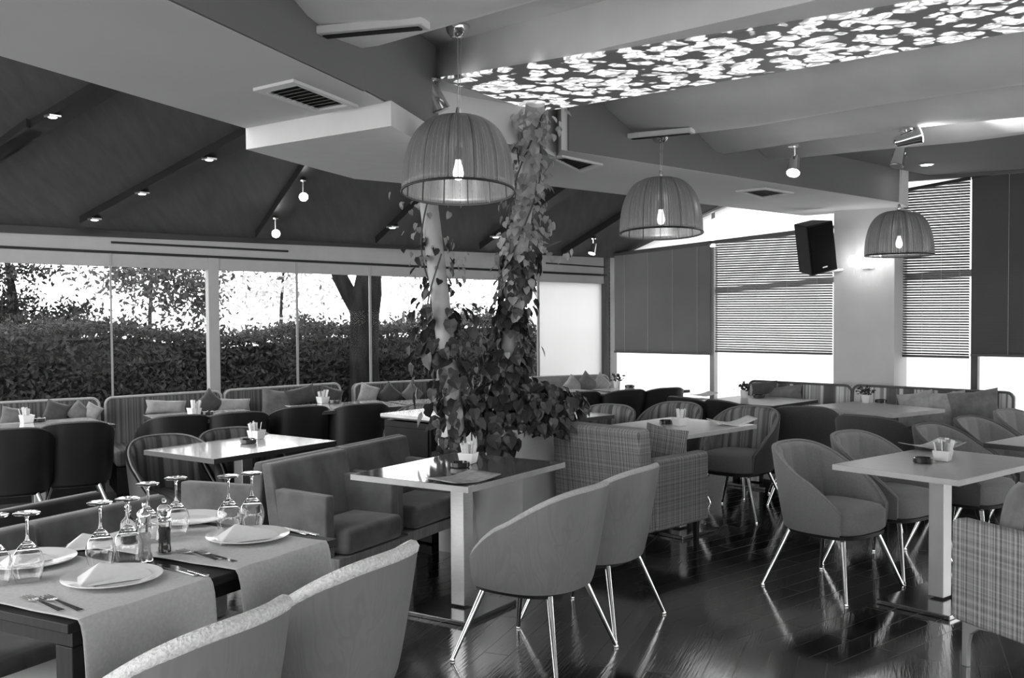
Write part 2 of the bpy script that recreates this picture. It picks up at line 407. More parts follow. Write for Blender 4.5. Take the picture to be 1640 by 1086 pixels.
struct(wallslab(WL, W1, Wn, 0, 0, zW, zW, .12, 'wall_back', M['plaster']))
struct(wallslab(WL, W1, Wn, lerpz(WL, gl0, gl1), lerpz(W1, gl0, gl1), lerpz(WL, ea0, ea1), lerpz(W1, ea0, ea1), .12, 'trim_1', M['header']))
def slot(x0, y0, x1, y1, th, name='trim_2', proud=.012, mt='blackslot'):
    A = onW(x0, y0, proud); Bq = onW(x1, y1, proud); n = Vector((Wn.x, Wn.y, 0))*proud
    u = Vector((0, 0, th))
    return struct(MB().hexa([A, Bq, Bq-n, A-n], [A+u, Bq+u, Bq-n+u, A-n+u]).build(name, M[mt], smooth=0))
P = WL+Wn*.012
slot(-400, 397-400*.0453, 972, 442.5, .022)  # black strips stand in for the shadow lines in the header
slot(178, 389.5, 462, 404, .018, 'trim_3')
slot(875, 422.5, 971, 429, .014, 'trim_4')
def wpost(xc, wpx, ytop, ybot, name, mt, dep=.10, zb=zW):
    A = onW(xc-wpx/2, 520); Bq = onW(xc+wpx/2, 520); zt = onW(xc, ytop).z
    p0 = v2(A.x, A.y)+Wn*.01; p1 = v2(Bq.x, Bq.y)+Wn*.01
    return struct(wallslab(p0, p1, Wn, zb, zb, zt, zt, dep, name, mt))
wpost(343, 17, 408, 0, 'trim_5', M['header'], .14)
wpost(972, 9, 413, 0, 'trim_6', M['darkframe'], .12)
wpost(981, 12, 413, 0, 'trim_7', M['frame'], .10)
for i, (xc, yt) in enumerate([(178.5, 405), (476, 418), (593, 423), (701, 428), (800, 432), (862, 436)]):
    wpost(xc, 3.2, yt, 0, 'trim_%d' % (8+i), M['frame'], .02)
# glass panes between posts
xs = [-380, -100, 178, 334, 476, 593, 701, 862]
xe = [-100, 178, 334, 352, 593, 701, 862, 968]
segs = [(-380, 177), (180, 334), (352, 475), (477.5, 592), (594.5, 700), (702.5, 861)]
for i, (x0, x1) in enumerate(segs):
    A = onW(x0, 520, -.05); Bq = onW(x1, 520, -.05)
    struct(wallslab(v2(A.x, A.y), v2(Bq.x, Bq.y), Wn, zW, zW, lerpz(A, gl0, gl1), lerpz(Bq, gl0, gl1), .006, 'window_%d' % (i+1), M['pane']))
A = onW(863, 520, -.05); Bq = onW(968, 520, -.05)
struct(wallslab(v2(A.x, A.y), v2(Bq.x, Bq.y), Wn, zW, zW, lerpz(A, gl0, gl1), lerpz(Bq, gl0, gl1), .006, 'window_7', M['film']))

# dark sloping roof over the window side, with beams
e0 = Vector((ea0.x, ea0.y, ea0.z)); e1 = Vector((ea1.x, ea1.y, ea1.z)); g2 = onR(1155, 330)
N = (e1-e0).cross(g2-e1).normalized()
def roofpt(px, py): return atplane(px, py, e1, N)
ed = (e1-e0).normalized(); sd = N.cross(ed).normalized()
if sd.dot(Vector((Wn.x, Wn.y, 0))) < 0: sd = -sd
# roof edge on the right follows the gable
rl = e1-ed*11.5-sd*.3; rr = e1-sd*.3+ed*.15; k = 5.2
gd = (g2-e1).normalized()
tl = rl+sd*k; tr_ = e1+gd*(k/gd.dot(sd))
upv = Vector((0, 0, .06))
struct(MB().hexa([rl, rr, tr_, tl], [p+upv for p in (rl, rr, tr_, tl)]).build('ceiling', M['roof'], smooth=0))
def roofbeam(x0, y0, x1, y1, wd=.13, name='trim_20'):
    A = roofpt(x0, y0); Bq = roofpt(x1, y1); d = (Bq-A).normalized(); Bq = Bq+d*.6; s = d.cross(N).normalized()*wd/2
    n = N if N.z < 0 else -N; n = n*.07
    return struct(MB().hexa([A-s+n, A+s+n, Bq+s+n, Bq-s+n], [A-s, A+s, Bq+s, Bq-s]).build(name, M['beam'], smooth=0))
BE = [((-60, 270), (162, 137)), ((138, 350), (400, 207)), ((420, 371), (492, 265)), ((610, 381), (668, 325)), ((775, 391), (905, 298)), ((905, 401), (1000, 341)), ((-150, 345), (-20, 250))]
for i, (p, q) in enumerate(BE): roofbeam(*p, *q, name='trim_%d' % (20+i))
# fascia strip along the eave
struct(wallslab(v2(rl.x, rl.y)+Wn*.3, v2(e1.x, e1.y)+Wn*.0, Wn, rl.z-.0, e1.z-.0, rl.z+.12, e1.z+.05, .05, 'trim_30', M['beam']))

# right wall: sill wall, pillar, posts, frosted lower lights, blinds
zS = .62
RE = W1+RD*9
struct(wallslab(W1, RE, Rn, 0, 0, zS, zS, .12, 'wall_right', M['plaster']))
def rpost(x0, x1, ytop, name, mt, dep=.08, proud=.02, zb=zS, z1=None):
    A = onR(x0, 520); Bq = onR(x1, 520); zt = z1 if z1 else onR((x0+x1)/2, ytop).z
    return struct(wallslab(v2(A.x, A.y)+Rn*proud, v2(Bq.x, Bq.y)+Rn*proud, Rn, zb, zb, zt, zt, dep, name, mt))
rpost(1138, 1145, 396, 'trim_31', M['frame'])
rpost(1556, 1567, 275, 'trim_32', M['darkframe'], z1=2.9)
# pillar
def pil(off, x): q = onR(x, 520, off); return v2(q.x, q.y)
A = pil(.32, 1335); Bq = pil(.32, 1432)
struct(wallslab(A, Bq, Rn, 0, 0, 2.62, 2.62, .45, 'wall_pillar', M['plaster']))
# gable lights (bright) above the blinds
def rpane(x0, x1, z0, z1, name, mt, off=-.06):
    A = onR(x0, 520, off); Bq = onR(x1, 520, off)
    return struct(wallslab(v2(A.x, A.y), v2(Bq.x, Bq.y), Rn, z0, z0, z1, z1, .006, name, M[mt]))
rpane(986, 1139, zS, 2.9, 'window_8', 'frost'); rpane(1145, 1338, zS, 3.4, 'window_9', 'frost')
rpane(1430, 1558, zS, 2.95, 'window_10', 'frost'); rpane(1566, 2200, zS, 2.95, 'window_11', 'frost')
# sloping top rail of the gable windows
def rail(x0, y0, x1, y1, th, name, mt, off=.03):
    A = onR(x0, y0, off); Bq = onR(x1, y1, off); n = Vector((Rn.x, Rn.y, 0))*.06; u = Vector((0, 0, th))
    return struct(MB().hexa([A, Bq, Bq-n, A-n], [A+u, Bq+u, Bq-n+u, A-n+u]).build(name, M[mt], smooth=0))
rail(978, 410, 1336, 366, .03, 'trim_33', 'darkframe')
rail(978, 407, 1160, 331, .05, 'trim_34', 'frame', .02)
# mid rails seen as shadow bands behind the blinds
rail(982, 478, 1138, 471, .05, 'trim_35', 'frame', -.02); rail(1145, 470, 1336, 452, .05, 'trim_36', 'frame', -.02); rail(1432, 450, 1640, 437, .06, 'trim_37', 'frame', -.02)

A = onR(1436, 520, .01); Bq = onR(2200, 520, .01)
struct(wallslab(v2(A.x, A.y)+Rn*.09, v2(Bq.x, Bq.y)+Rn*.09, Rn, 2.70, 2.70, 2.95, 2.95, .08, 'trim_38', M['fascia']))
def blind(x0, x1, yt0, yt1, yb0, yb1, tilt, mt, label, off=.06):
    A = onR(x0, yt0, off); Bq = onR(x1, yt1, off); C = onR(x0, yb0, off); D = onR(x1, yb1, off)
    L = (v2(Bq.x, Bq.y)-v2(A.x, A.y)).length; rz = math.atan2(RD.y, RD.x)
    zb = (C.z+D.z)/2
    t = thing('venetian_blind', label, 'blind', (A.x, A.y, zb), rz)
    B((L/2, 0, .012), (L, .03, .022)).build('bottom_rail', M['darkframe'], t, smooth=0)
    n = int((min(A.z, Bq.z)-zb-.04)/.024); s = MB(); ct, st = math.cos(tilt), math.sin(tilt)
    nn = int((max(A.z, Bq.z)-zb-.045)/.024)
    for i in range(nn):
        z = .035+i*.024; hx0, hx1 = 0, L
        if A.z-zb-.015 < z: hx0 = L*min(1, (z-(A.z-zb-.015))/max(1e-3, Bq.z-A.z))
        if hx1-hx0 < .05: continue
        w_ = .0135
        y0, z0, y1, z1 = -w_*ct, -w_*st, w_*ct, w_*st
        s.hexa([(hx0, y0, z+z0), (hx1, y0, z+z0), (hx1, y1, z+z1), (hx0, y1, z+z1)], [(hx0, y0, z+z0+.0012), (hx1, y0, z+z0+.0012), (hx1, y1, z+z1+.0012), (hx0, y1, z+z1+.0012)])
    s.build('slats', M[mt], t, smooth=0)
    MB().hexa([(0, -.02, A.z-zb-.03), (L, -.02, Bq.z-zb-.03), (L, .02, Bq.z-zb-.03), (0, .02, A.z-zb-.03)], [(0, -.02, A.z-zb), (L, -.02, Bq.z-zb), (L, .02, Bq.z-zb), (0, .02, A.z-zb)]).build('headrail', M['darkframe'], t, smooth=0)
    for fr in (.12, .37, .63, .88):
        MB().tube([(L*fr, -.018, .02), (L*fr, -.018, A.z+(Bq.z-A.z)*fr-zb-.03)], .0018, 5).build('ladder_cord', M['piping'], t)
    return t
blind(984, 1137, 406, 388, 566, 567.5, R(-72), 'slatl', 'closed dark blind in the far corner, narrowest of the blinds')
blind(1146, 1334, 386, 365, 566, 567, R(-36), 'slatl', 'half-open blind behind the black loudspeaker')
blind(1436, 1554, 305, 283, 572.5, 573.5, R(-34), 'slat', 'tall striped blind just right of the pillar with the wall light')
blind(1557, 2150, 282, 167, 573.5, 581, R(-74), 'slat', 'tall closed blind at the right edge of the picture')

# ceiling pieces
zs = 2.45
SI = [v2(-1.7, .4), v2(-.945, 2.915), v2(-.586, 4.14), v2(-.36, 5.05)]
SO = [v2(-2.9, .0), v2(-1.725, 3.49), v2(-1.26, 4.96)]
struct(MB().prism([SI[0], SI[1], SI[2], SI[3], v2(-1.24, 5.05), SO[2], SO[1], SO[0]], zs, 3.1).build('ceiling_soffit_left', M['soffit'], smooth=0))
struct(MB().prism([v2(-1.26, 4.96), v2(-.497, 4.34), v2(-.36, 5.05), v2(.08, 5.9), v2(-.02, 6.9), v2(-.3, 6.75), v2(-.69, 6.34), v2(-.92, 6.13), v2(-1.08, 5.6)], 2.35, 2.455).build('ceiling_soffit_box', M['boxwhite'], smooth=0))
struct(MB().prism([v2(-.586, 4.14), v2(-.36, 5.05), v2(.27, 5.95), v2(.38, 7.4), v2(-.3, 6.75), v2(-.69, 6.34), v2(-.92, 6.13), v2(-1.08, 5.6), v2(-1.24, 5.03)], 2.4551, 3.1).build('ceiling_soffit_middle', M['soffit'], smooth=0))
RS = [ab(4.3, 3.77, 0), ab(9.45, 3.77, 0), ab(9.1, 6.0, 0), ab(9.1, 4.97, 0), ab(4.9, 4.97, 0)]
pe = onR(1415, 321); 
struct(MB().prism([v2(*ab(4.3, 3.77, 0)[:2]), v2(*ab(8.62, 3.77, 0)[:2]), v2(*ab(9.13, 3.9, 0)[:2]), v2(*ab(9.25, 4.97, 0)[:2]), v2(*ab(5.4, 4.97, 0)[:2])], zs, 3.2).build('ceiling_soffit_right', M['soffit'], smooth=0))
struct(MB().prism([v2(-.40, 5.1), v2(.13, 5.55), v2(.27, 5.95), v2(-.5, 6.0)], 2.44, 3.0).build('ceiling_pier', M['soffit'], smooth=0))
def strip(P0, P1, z0, z1, th, name, mt):
    d = (P1-P0).normalized(); n = v2(d.y, -d.x)
    return struct(wallslab(P0+n*th, P1+n*th, n, z0, z0, z1, z1, th*.99, name, mt))
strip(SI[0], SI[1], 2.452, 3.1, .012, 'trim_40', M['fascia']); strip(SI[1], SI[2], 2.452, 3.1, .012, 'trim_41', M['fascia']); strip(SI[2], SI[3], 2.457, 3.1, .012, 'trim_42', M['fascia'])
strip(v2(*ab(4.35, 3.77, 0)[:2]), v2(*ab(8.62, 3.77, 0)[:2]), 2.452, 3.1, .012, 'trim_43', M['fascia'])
# billowing main ceiling, folds run along b
prof = [(-3, 2.85), (1.5, 2.85), (1.75, 2.78), (1.95, 2.69), (2.15, 2.625), (2.35, 2.60), (2.55, 2.62), (2.7, 2.67), (2.78, 2.78), (2.82, 2.85), (3.36, 2.85), (3.37, 2.66), (3.40, 2.655),
        (4.14, 2.655), (4.15, 2.88), (4.3, 2.90), (4.5, 2.82), (4.7, 2.71), (4.9, 2.625), (5.05, 2.60), (5.2, 2.62), (5.32, 2.70), (5.40, 2.80), (5.5, 2.78), (5.65, 2.68), (5.8, 2.61), (5.9, 2.60), (6.05, 2.63), (6.12, 2.71), (6.18, 2.78),
        (6.3, 2.69), (6.45, 2.61), (6.6, 2.61), (6.75, 2.66), (6.8, 2.76), (6.95, 2.78), (7.5, 2.78), (8, 2.78), (9.6, 2.78)]
g = MB(); nb = 14
for j in range(nb):
    for (a, z) in prof: g.v.append(ab(a, 3.80-j*(8.8/(nb-1)), z+(.012*math.sin(j*1.9+a*3) if 4.2 < a < 7 else 0)))
L = len(prof)
for j in range(nb-1):
    for i in range(L-1): g.f.append((j*L+i, (j+1)*L+i, (j+1)*L+i+1, j*L+i+1))
struct(g.build('ceiling_folds', M['swag'], smooth=50, solid=.01))
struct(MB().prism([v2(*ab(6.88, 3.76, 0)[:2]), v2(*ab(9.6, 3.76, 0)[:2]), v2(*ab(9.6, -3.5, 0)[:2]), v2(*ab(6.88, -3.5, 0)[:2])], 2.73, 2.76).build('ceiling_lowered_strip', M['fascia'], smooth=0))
# plain lid above, closing the ceiling against the sky
struct(MB().prism([(-4.5, -4), (9.5, -4), (9.5, 6), (3.6, 9.6), (2.6, 9.5), (.4, 7.4), (-1.4, 5.5)], 3.12, 3.2).build('ceiling_slab', M['ceiling'], smooth=0))
# backlit flower panel under its beam
q = [at(705, 128, 2.642), at(862, 180, 2.642), at(1700, 40, 2.642), at(1700, -32, 2.642)]
t = thing('light_panel', 'long backlit ceiling panel with white flower pattern', 'ceiling light', q[0])
def rel(p, o): return Vector(p)-Vector(o)
qq = [rel(p, q[0]) for p in q]
MB().hexa([p for p in qq], [p+Vector((0, 0, .012)) for p in qq]).build('flower_diffuser', M['lit'], t, smooth=0)

# vents
def vent(pts, z, label, nsl=9, drop=.012):
    P4 = [at(x, y, z) for x, y in pts]; c = sum(P4, Vector())/4
    t = thing('ceiling_vent', label, 'vent', c)
    Q = [p-c for p in P4]
    inn = [p*.78 for p in Q]; fr = MB(); d = Vector((0, 0, -drop))
    for i in range(4):
        j = (i+1) % 4
        fr.hexa([Q[i]+d, Q[j]+d, inn[j]+d, inn[i]+d], [Q[i], Q[j], inn[j], inn[i]])
    fr.build('vent_frame', M['boxwhite'], t, smooth=0)
    sl = MB()
    for k in range(nsl):
        f0 = (k+.15)/nsl; f1 = (k+.6)/nsl
        A0 = inn[0].lerp(inn[3], f0); B0 = inn[1].lerp(inn[2], f0); A1 = inn[0].lerp(inn[3], f1); B1 = inn[1].lerp(inn[2], f1)
        sl.hexa([A0+d*.7, B0+d*.7, B1+d*.2, A1+d*.2], [A0+d*.6, B0+d*.6, B1+d*.1, A1+d*.1])
    sl.build('louvres', M['frame'], t, smooth=0)
    MB().hexa([p+d*.08 for p in inn], inn).build('duct_opening', M['blackslot'], t, smooth=0)
vent([(405, 141), (470, 126), (574, 168), (514, 178)], zs-.001, 'square louvred vent in the left soffit above the white box')
vent([(880, 250), (900, 248), (966, 262), (930, 274)], zs-.001, 'small louvred vent right of the vine-covered posts')
vent([(1178, 305), (1225, 300), (1272, 308), (1222, 316)], zs-.001, 'thin louvred vent in the soffit, farthest of the ceiling vents')
def slotvent(p0, p1, z, wd, label):
    A = at(*p0, z); Bq = at(*p1, z); d = Bq-A; L = d.length; t = thing('slot_vent', label, 'vent', A, math.atan2(d.y, d.x))
    B((L/2, 0, -.01), (L, wd, .03)).build('vent_body', M['boxwhite'], t, smooth=0, bevel=.006)
    B((L/2, 0, -.027), (L*.9, wd*.42, .006)).build('slot_opening', M['blackslot'], t, smooth=0)
slotvent((512, 48), (682, 32), 2.60, .09, 'long slot vent in the ceiling fold above the largest pendant lamp')
slotvent((1008, 216), (1110, 206), 2.60, .07, 'short slot vent in the ceiling fold behind the middle pendant lamp')

# ------------------------------------------------------------------ pendant lamps
def pendant(px, ringy, Y, tilt, ztop, label, power):
    c = atd(px, ringy, Y)
    t = thing('pendant_lamp', label, 'pendant lamp', c)
    rr = .25; hh = .335
    sh = MB(); pr = []
    for i in range(19):
        u = i/18; a = u*PI/2
        pr.append((rr*math.cos(a)**.58*(1-.01*math.sin(PI*u)) if u < 1 else .012, hh*math.sin(a)**.98))
    pr = [(max(r, .02), z) for r, z in pr]
    def fn(u, v):
        a = 2*PI*u; i = v*18; k = min(int(i), 17); f = i-k
        r = pr[k][0]*(1-f)+pr[k+1][0]*f; z = pr[k][1]*(1-f)+pr[k+1][1]*f
        r *= 1+.022*abs(math.sin(a*7))*math.sin(PI*min(1, v*1.1))
        return (r*math.cos(a), r*math.sin(a), z)
    sh.grid(fn, 112, 19, cu=True)
    head = bpy.data.objects.new('shade_assembly', None)
    s = sh.build('lamp_shade', M['shade'], t, smooth=60, solid=.0015)
    ring = MB(); ring.tube([(rr*math.cos(2*PI*i/48), rr*math.sin(2*PI*i/48), 0) for i in range(49)], .0055, 8, cap=False)
    rg = ring.build('rim_ring', M['beam'], t)
    ribs = []
    for k in range(14):
        a = k*2*PI/14+.1
        ribs.append(MB().tube([(pr[i][0]*.985*math.cos(a), pr[i][0]*.985*math.sin(a), pr[i][1]) for i in range(19)], .0022, 5).build('frame_wire', M['beam'], t))
    bl = MB().lathe([(.004, .055), (.016, .06), (.023, .075), (.024, .09), (.02, .11), (.014, .13), (.012, .15)], 16).build('bulb', M['bulb'], t)
    so = MB().lathe([(.018, .145), (.02, .16), (.02, .2), (.006, .21), (.006, hh)], 14).build('bulb_socket', M['black'], t)
    fin = MB().lathe([(.03, hh-.01), (.026, hh+.004), (.01, hh+.012), (.012, hh+.03), (.008, hh+.05)], 14).build('finial', M['chrome'], t)
    for o in [s, rg, bl, so, fin]+ribs: o.rotation_euler = (tilt, 0, 0)
    zt = ztop-c.z; sw = math.sin(tilt)
    top = Vector((0, -sw*(hh+.05), (hh+.05)*math.cos(tilt)))
    MB().tube([top, Vector((0, top.y, zt-.02))], .0022, 6).build('cord', M['chrome'], t)
    MB().tube([top+Vector((.008, 0, 0)), Vector((.016, top.y, zt-.02))], .0012, 6).build('steel_wire', M['chrome'], t)
    MB().lathe([(.012, zt-.055), (.03, zt-.05), (.048, zt-.03), (.055, zt-.008), (.055, zt)], 24, c=(0, top.y, 0)).build('ceiling_rose', M['chrome'], t)
    l = bpy.data.lights.new('bulb_light', 'POINT'); l.energy = power; l.shadow_soft_size = .03
    lo = bpy.data.objects.new('bulb_light', l); COL.objects.link(lo); lo.parent = t; lo.location = (0, 0, .0)
    return t
pendant(734, 308, 4.60, R(-7.5), 2.845, 'dome pendant lamp, nearest and largest of the three', 5)
pendant(1059, 374, 6.28, R(-5), 2.63, 'dome pendant lamp hanging in front of the corner blinds, middle of the three', 5)
pendant(1440, 409, 7.85, R(-1), 2.73, 'dome pendant lamp by the pillar, smallest of the three', 5)

# ------------------------------------------------------------------ spots
def downlight(px, py, label):
    p = roofpt(px, py); n = N if N.z < 0 else -N; p = p+n*.072
    t = thing('downlight', label, 'ceiling light', p, math.atan2(ed.y, ed.x)+.4)
    B((0, 0, -.008), (.085, .085, .016)).build('housing', M['steel'], t, smooth=0, bevel=.003)
    MB().lathe([(.024, -.022), (.030, -.017), (.030, -.012)], 16).build('lens', M['sconceglow'], t)
for px, py, lb in [(84, 170, 'square downlight high on the leftmost roof beam'), (334, 240, 'square downlight at the top of the second roof beam'), (227, 295, 'square downlight halfway down the second roof beam'),
                   (151, 337, 'square downlight at the bottom of the second roof beam'), (627, 351, 'small downlight on the roof beam left of the leaning post'), (792, 367, 'small downlight on the roof beam between the two posts')]:
    downlight(px, py, lb)
def spot(p, dirv, label, glow='spotglow', size=1, stem=.10, energy=0):
    t = thing('spotlight', label, 'spotlight', p)
    MB().lathe([(.03*size, -.012), (.03*size, 0)], 16).build('mounting_plate', M['chrome'], t)
    MB().tube([(0, 0, -.01), (0, 0, -stem)], .006*size, 8).build('spot_arm', M['chrome'], t)
    d = Vector(dirv).normalized(); o = Vector((0, 0, -stem))
    MB().tube([o-d*.05*size, o-d*.045*size, o+d*.02*size, o+d*.055*size], [.012*size, .022*size, .03*size, .036*size], 16).build('spot_head', M['chrome'], t)
    e = o+d*.056*size
    MB().tube([e, e+d*.004], [.032*size, .030*size], 16).build('spot_lens', M[glow], t)
    if energy:
        l = bpy.data.lights.new('spot_beam', 'SPOT'); l.energy = energy; l.spot_size = R(70); l.spot_blend = .6; l.shadow_soft_size = .03
        lo = bpy.data.objects.new('spot_beam', l); COL.objects.link(lo); lo.parent = t; lo.location = e+d*.01
        lo.rotation_euler = d.to_track_quat('-Z', 'Y').to_euler()
    return t
toC = lambda p: (Vector((0, 0, H))-p).normalized()
n_ = N if N.z < 0 else -N
for (px, py, lb) in [(484, 277, 'upper of the two glaring spotlights on the dark roof'), (440, 338, 'lower of the two glaring spotlights on the dark roof')]:
    p = roofpt(px, py)+n_*.07; spot(p, toC(p)+Vector((.05, 0, -.1)), lb, size=1.1, stem=.13)
p = roofpt(948, 372)+n_*.07; spot(p, (-.3, -.3, -1), 'chrome spotlight on the roof beam beside the far corner', 'sconceglow', 1.1, .1)
p = at(694, 122, 2.60); p.y -= .02; p.x -= .0; spot(atd(690, 128, 5.0), (.35, .1, -.9), 'unlit cylinder spotlight beside the flower panel tip', 'steel', 1.7, .06)
p = at(1272, 232, 2.60); spot(p, (-.2, -.4, -.8), 'small spotlight under the ceiling folds, left of the double spotlight', 'spotglow', 1.25, .12, 8)
p = at(1452, 206, 2.60); spot(p, (.9, -.2, .25), 'upper head of the double spotlight, aimed along the ceiling fold', 'spotglow', 1.4, .06, 30)
p = at(1440, 232, 2.62); spot(p, (-.3, -.2, -1), 'lower dark head of the double spotlight above the smallest pendant', 'steel', 1.3, .07)
p = at(1484, 262, 2.729)
t = thing('recessed_light', 'recessed ceiling light above the tall blinds', 'ceiling light', p)
MB().lathe([(.05, -.012), (.06, -.008), (.06, 0)], 20).build('trim_ring', M['chrome'], t); MB().lathe([(.04, -.014), (.045, -.010)], 20).build('lens', M['spotglow'], t)

# ------------------------------------------------------------------ speaker and sconce on the pillar
p = onR(1304, 396, .62)
t = thing('loudspeaker', 'black loudspeaker tilted on a wall bracket beside the pillar', 'speaker', p, R(33))
t.rotation_euler = (R(8), R(-13), R(18))
MB().prism([(-.14, -.12), (.14, -.12), (.10, .13), (-.10, .13)], -.225, .225).build('cabinet', M['black'], t, smooth=0, bevel=.008)
B((0, -.124, 0), (.255, .01, .42)).build('grille', M['grille'], t, smooth=0, bevel=.003)
B((.0, -.131, -.17), (.05, .003, .012)).build('badge', M['alum'], t, smooth=0)
wq = onR(1350, 432, .33)
rb = (t.matrix_basis.inverted() @ wq)
MB().tube([(0.02, .05, -.20), (0.03, .10, -.25), rb], .014, 8).build('bracket', M['boxwhite'], t)
p = onR(1391, 424, .32)
t = thing('wall_sconce', 'crystal fringed wall light glowing on the pillar', 'wall light', p, math.atan2(RD.y, RD.x))
B((0, -.015, .02), (.10, .03, .12)).build('wall_plate', M['chrome'], t, smooth=0, bevel=.004)
MB().grid(lambda u, v: ((u-.5)*.27, -.09+.045*math.cos(PI*2*v), .035+.05*math.sin(PI*2*v)), 12, 16, cv=True).build('glass_shade', M['sconceglow'], t)
for k in range(17):
    x = (k-8)*.016; L = .13+.05*math.cos(k*1.7)
    MB().tube([(x, -.09-.03*math.cos(x*8), -.02), (x, -.09-.03*math.cos(x*8), -.02-L)], [.003, .0045], 5).build('crystal_drop', M['glass'], t)
for k in range(5):
    x = (k-2)*.05
    MB().tube([(x, -.05, .09), (x, -.05, .22-.02*abs(k-2))], [.004, .001], 5).build('crystal_spike', M['glass'], t)
l = bpy.data.lights.new('sconce_light', 'POINT'); l.energy = 2; l.shadow_soft_size = .06
lo = bpy.data.objects.new('sconce_light', l); COL.objects.link(lo); lo.parent = t; lo.location = (0, -.2, .04)

# ================================================================== FURNITURE
def loft(mb, secs, caps=True, closed=True):
    o = len(secs[0]); vs = [p for s in secs for p in s]; fs = []
    for i in range(len(secs)-1):
        for k in range(o if closed else o-1):
            fs.append((i*o+k, i*o+(k+1) % o, (i+1)*o+(k+1) % o, (i+1)*o+k))
    if caps: fs += [tuple(range(o))[::-1], tuple(range((len(secs)-1)*o, len(secs)*o))]
    return mb.add(vs, fs)
def sgn(x): return -1 if x < 0 else 1
CA, CB, CE, PM = .285, .295, .86, R(122)
ZB = .345
def rimz(u, zt=.795): return .475+(zt-.475)*(math.cos(PI/2*abs(u)**1.3)**1.0)
def shellpt(u, z, off):
    ph = u*PM; c, s = math.cos(ph), math.sin(ph)
    kx = .86+.14*max(0, (z-ZB)/.47)**.6
    x = -CA*kx*sgn(c)*abs(c)**CE; y = CB*kx*sgn(s)*abs(s)**CE
    if abs(ph) > PI/2: x += .05*(abs(ph)-PI/2)/(PM-PI/2)
    x -= .055*max(0, (z-ZB)/.47)*max(0, c)**.5 if c > 0 else 0
    nx, ny = -c/CA, s/CB; l = math.hypot(nx, ny)
    return (x-nx/l*off, y-ny/l*off, z)
def make_chair(outer, inner, pip, leg='chrome', label='', group=None, fat=.011):
    t = thing('tub_chair', label, 'chair', (0, 0, 0), 0, group)
    N_ = 45; mb = MB(); secs = []
    for i in range(N_):
        u = -1+2*i/(N_-1); zr = rimz(u)
        secs.append([shellpt(u, ZB+(zr-ZB)*h, 0) for h in (0, .06, .2, .4, .6, .8, 1)]+[shellpt(u, ZB+(zr-ZB)*h, .014) for h in (1, .6, .2, 0)])
    loft(mb, secs).build('outer_shell', M[outer], t, smooth=50)
    mb = MB(); secs = []; N2 = 89
    for i in range(N2):
        u = -1+2*i/(N2-1); zr = rimz(u)-.004; b_2 = .010*abs(math.sin(u*PI*5.5))**.6
        th = .034+b_2
        s1 = [shellpt(u, ZB+.02+(zr-ZB-.02)*h, .014) for h in (0, .5, 1)]
        s2 = [shellpt(u, ZB+.02+(zr-ZB-.02)*h, .014+th*k) for h, k in ((1.0, .45), (.975, .8), (.93, 1), (.6, 1), (.3, 1), (0, 1))]
        secs.append(s1+s2)
    loft(mb, secs).build('inner_padding', M[inner], t, smooth=60)
    pts = [shellpt(-1+2*i/60, rimz(-1+2*i/60)+.002, .02) for i in range(61)]
    pts = [shellpt(-1, ZB+.01, .02), shellpt(-1, ZB+.07, .02)]+pts+[shellpt(1, ZB+.07, .02), shellpt(1, ZB+.01, .02)]
    MB().tube(pts, fat, 8).build('rim_piping', M[pip], t, smooth=60)
    def se(kx, ky, z, ex=.62, cx=.02):
        o = []
        for k in range(40):
            a = 2*PI*k/40; c, s = math.cos(a), math.sin(a)
            o.append((cx+kx*sgn(c)*abs(c)**ex, ky*sgn(s)*abs(s)**ex, z))
        return o
    sx, sy = .232, .232
    loft(MB(), [se(sx*.93, sy*.93, .345), se(sx, sy, .36), se(sx*1.01, sy*1.01, .42), se(sx, sy, .455), se(sx*.93, sy*.93, .475), se(sx*.7, sy*.7, .488), se(.02, .02, .492)]).build('seat', M[inner if inner != 'padstripe' else 'pad'], t, smooth=60)
    loft(MB(), [se(sx*.9, sy*.9, .318), se(sx*.98, sy*.98, .325), se(sx*.98, sy*.98, .344)]).build('seat_frame', M['black'], t)
    for sx_, sy_ in ((1, 1), (1, -1), (-1, 1), (-1, -1)):
        lg = MB().tube([(sx_*.17, sy_*.16, .33), (sx_*.27, sy_*.275, .012)], [.015, .009], 12).build('leg', M[leg], t)
        MB().lathe([(.011, 0), (.012, .004), (.010, .014)], 12, c=(sx_*.271, sy_*.276, 0)).build('foot_cap', M['black' if leg != 'chrome' else 'chrome'], lg)
    return t
PR = {}
def chair(kind, x, y, ang, label, group='upholstered tub chairs'):
    K = dict(wood=('shellwood', 'pad', 'piping', 'chrome', .018), rope=('shellwood', 'pad', 'rope', 'chrome', .024), dark=('shelldark', 'paddark', 'pipingd', 'chrome', .008),
             stripe=('shellgreyd', 'padstripe', 'pipingm', 'chrome', .007), darkstripe=('shelldark', 'paddark', 'pipingm', 'chrome', .006), grey=('shellgrey', 'pad', 'pipingm', 'chrome', .008),
             grey2=('shellgreyd', 'pad', 'pipingd', 'chrome', .008))[kind]
    if kind not in PR:
        t = make_chair(*K[:4], label=label, group=group, fat=K[4]); t.location = (x, y, 0); t.rotation_euler = (0, 0, ang); PR[kind] = t; return t
    return dup(PR[kind], (x, y, 0), ang, label, group)
def chair_back(kind, px, py, ang, label, zt=.82, **k):       # the top of the back stands at px, py
    p = at(px, py, zt); return chair(kind, p.x+.33*math.cos(ang), p.y+.33*math.sin(ang), ang, label, **k)
A_ = math.atan2
fC = A_(.54, -.84)
# beside the table by the planter
chair('wood', .10, 4.70, fC, 'wood-backed tub chair with four chrome legs, nearest one at the table by the planter')
chair('wood', .40, 5.22, fC, 'wood-backed tub chair behind the nearest wood-backed one, next to the plaid armchair')
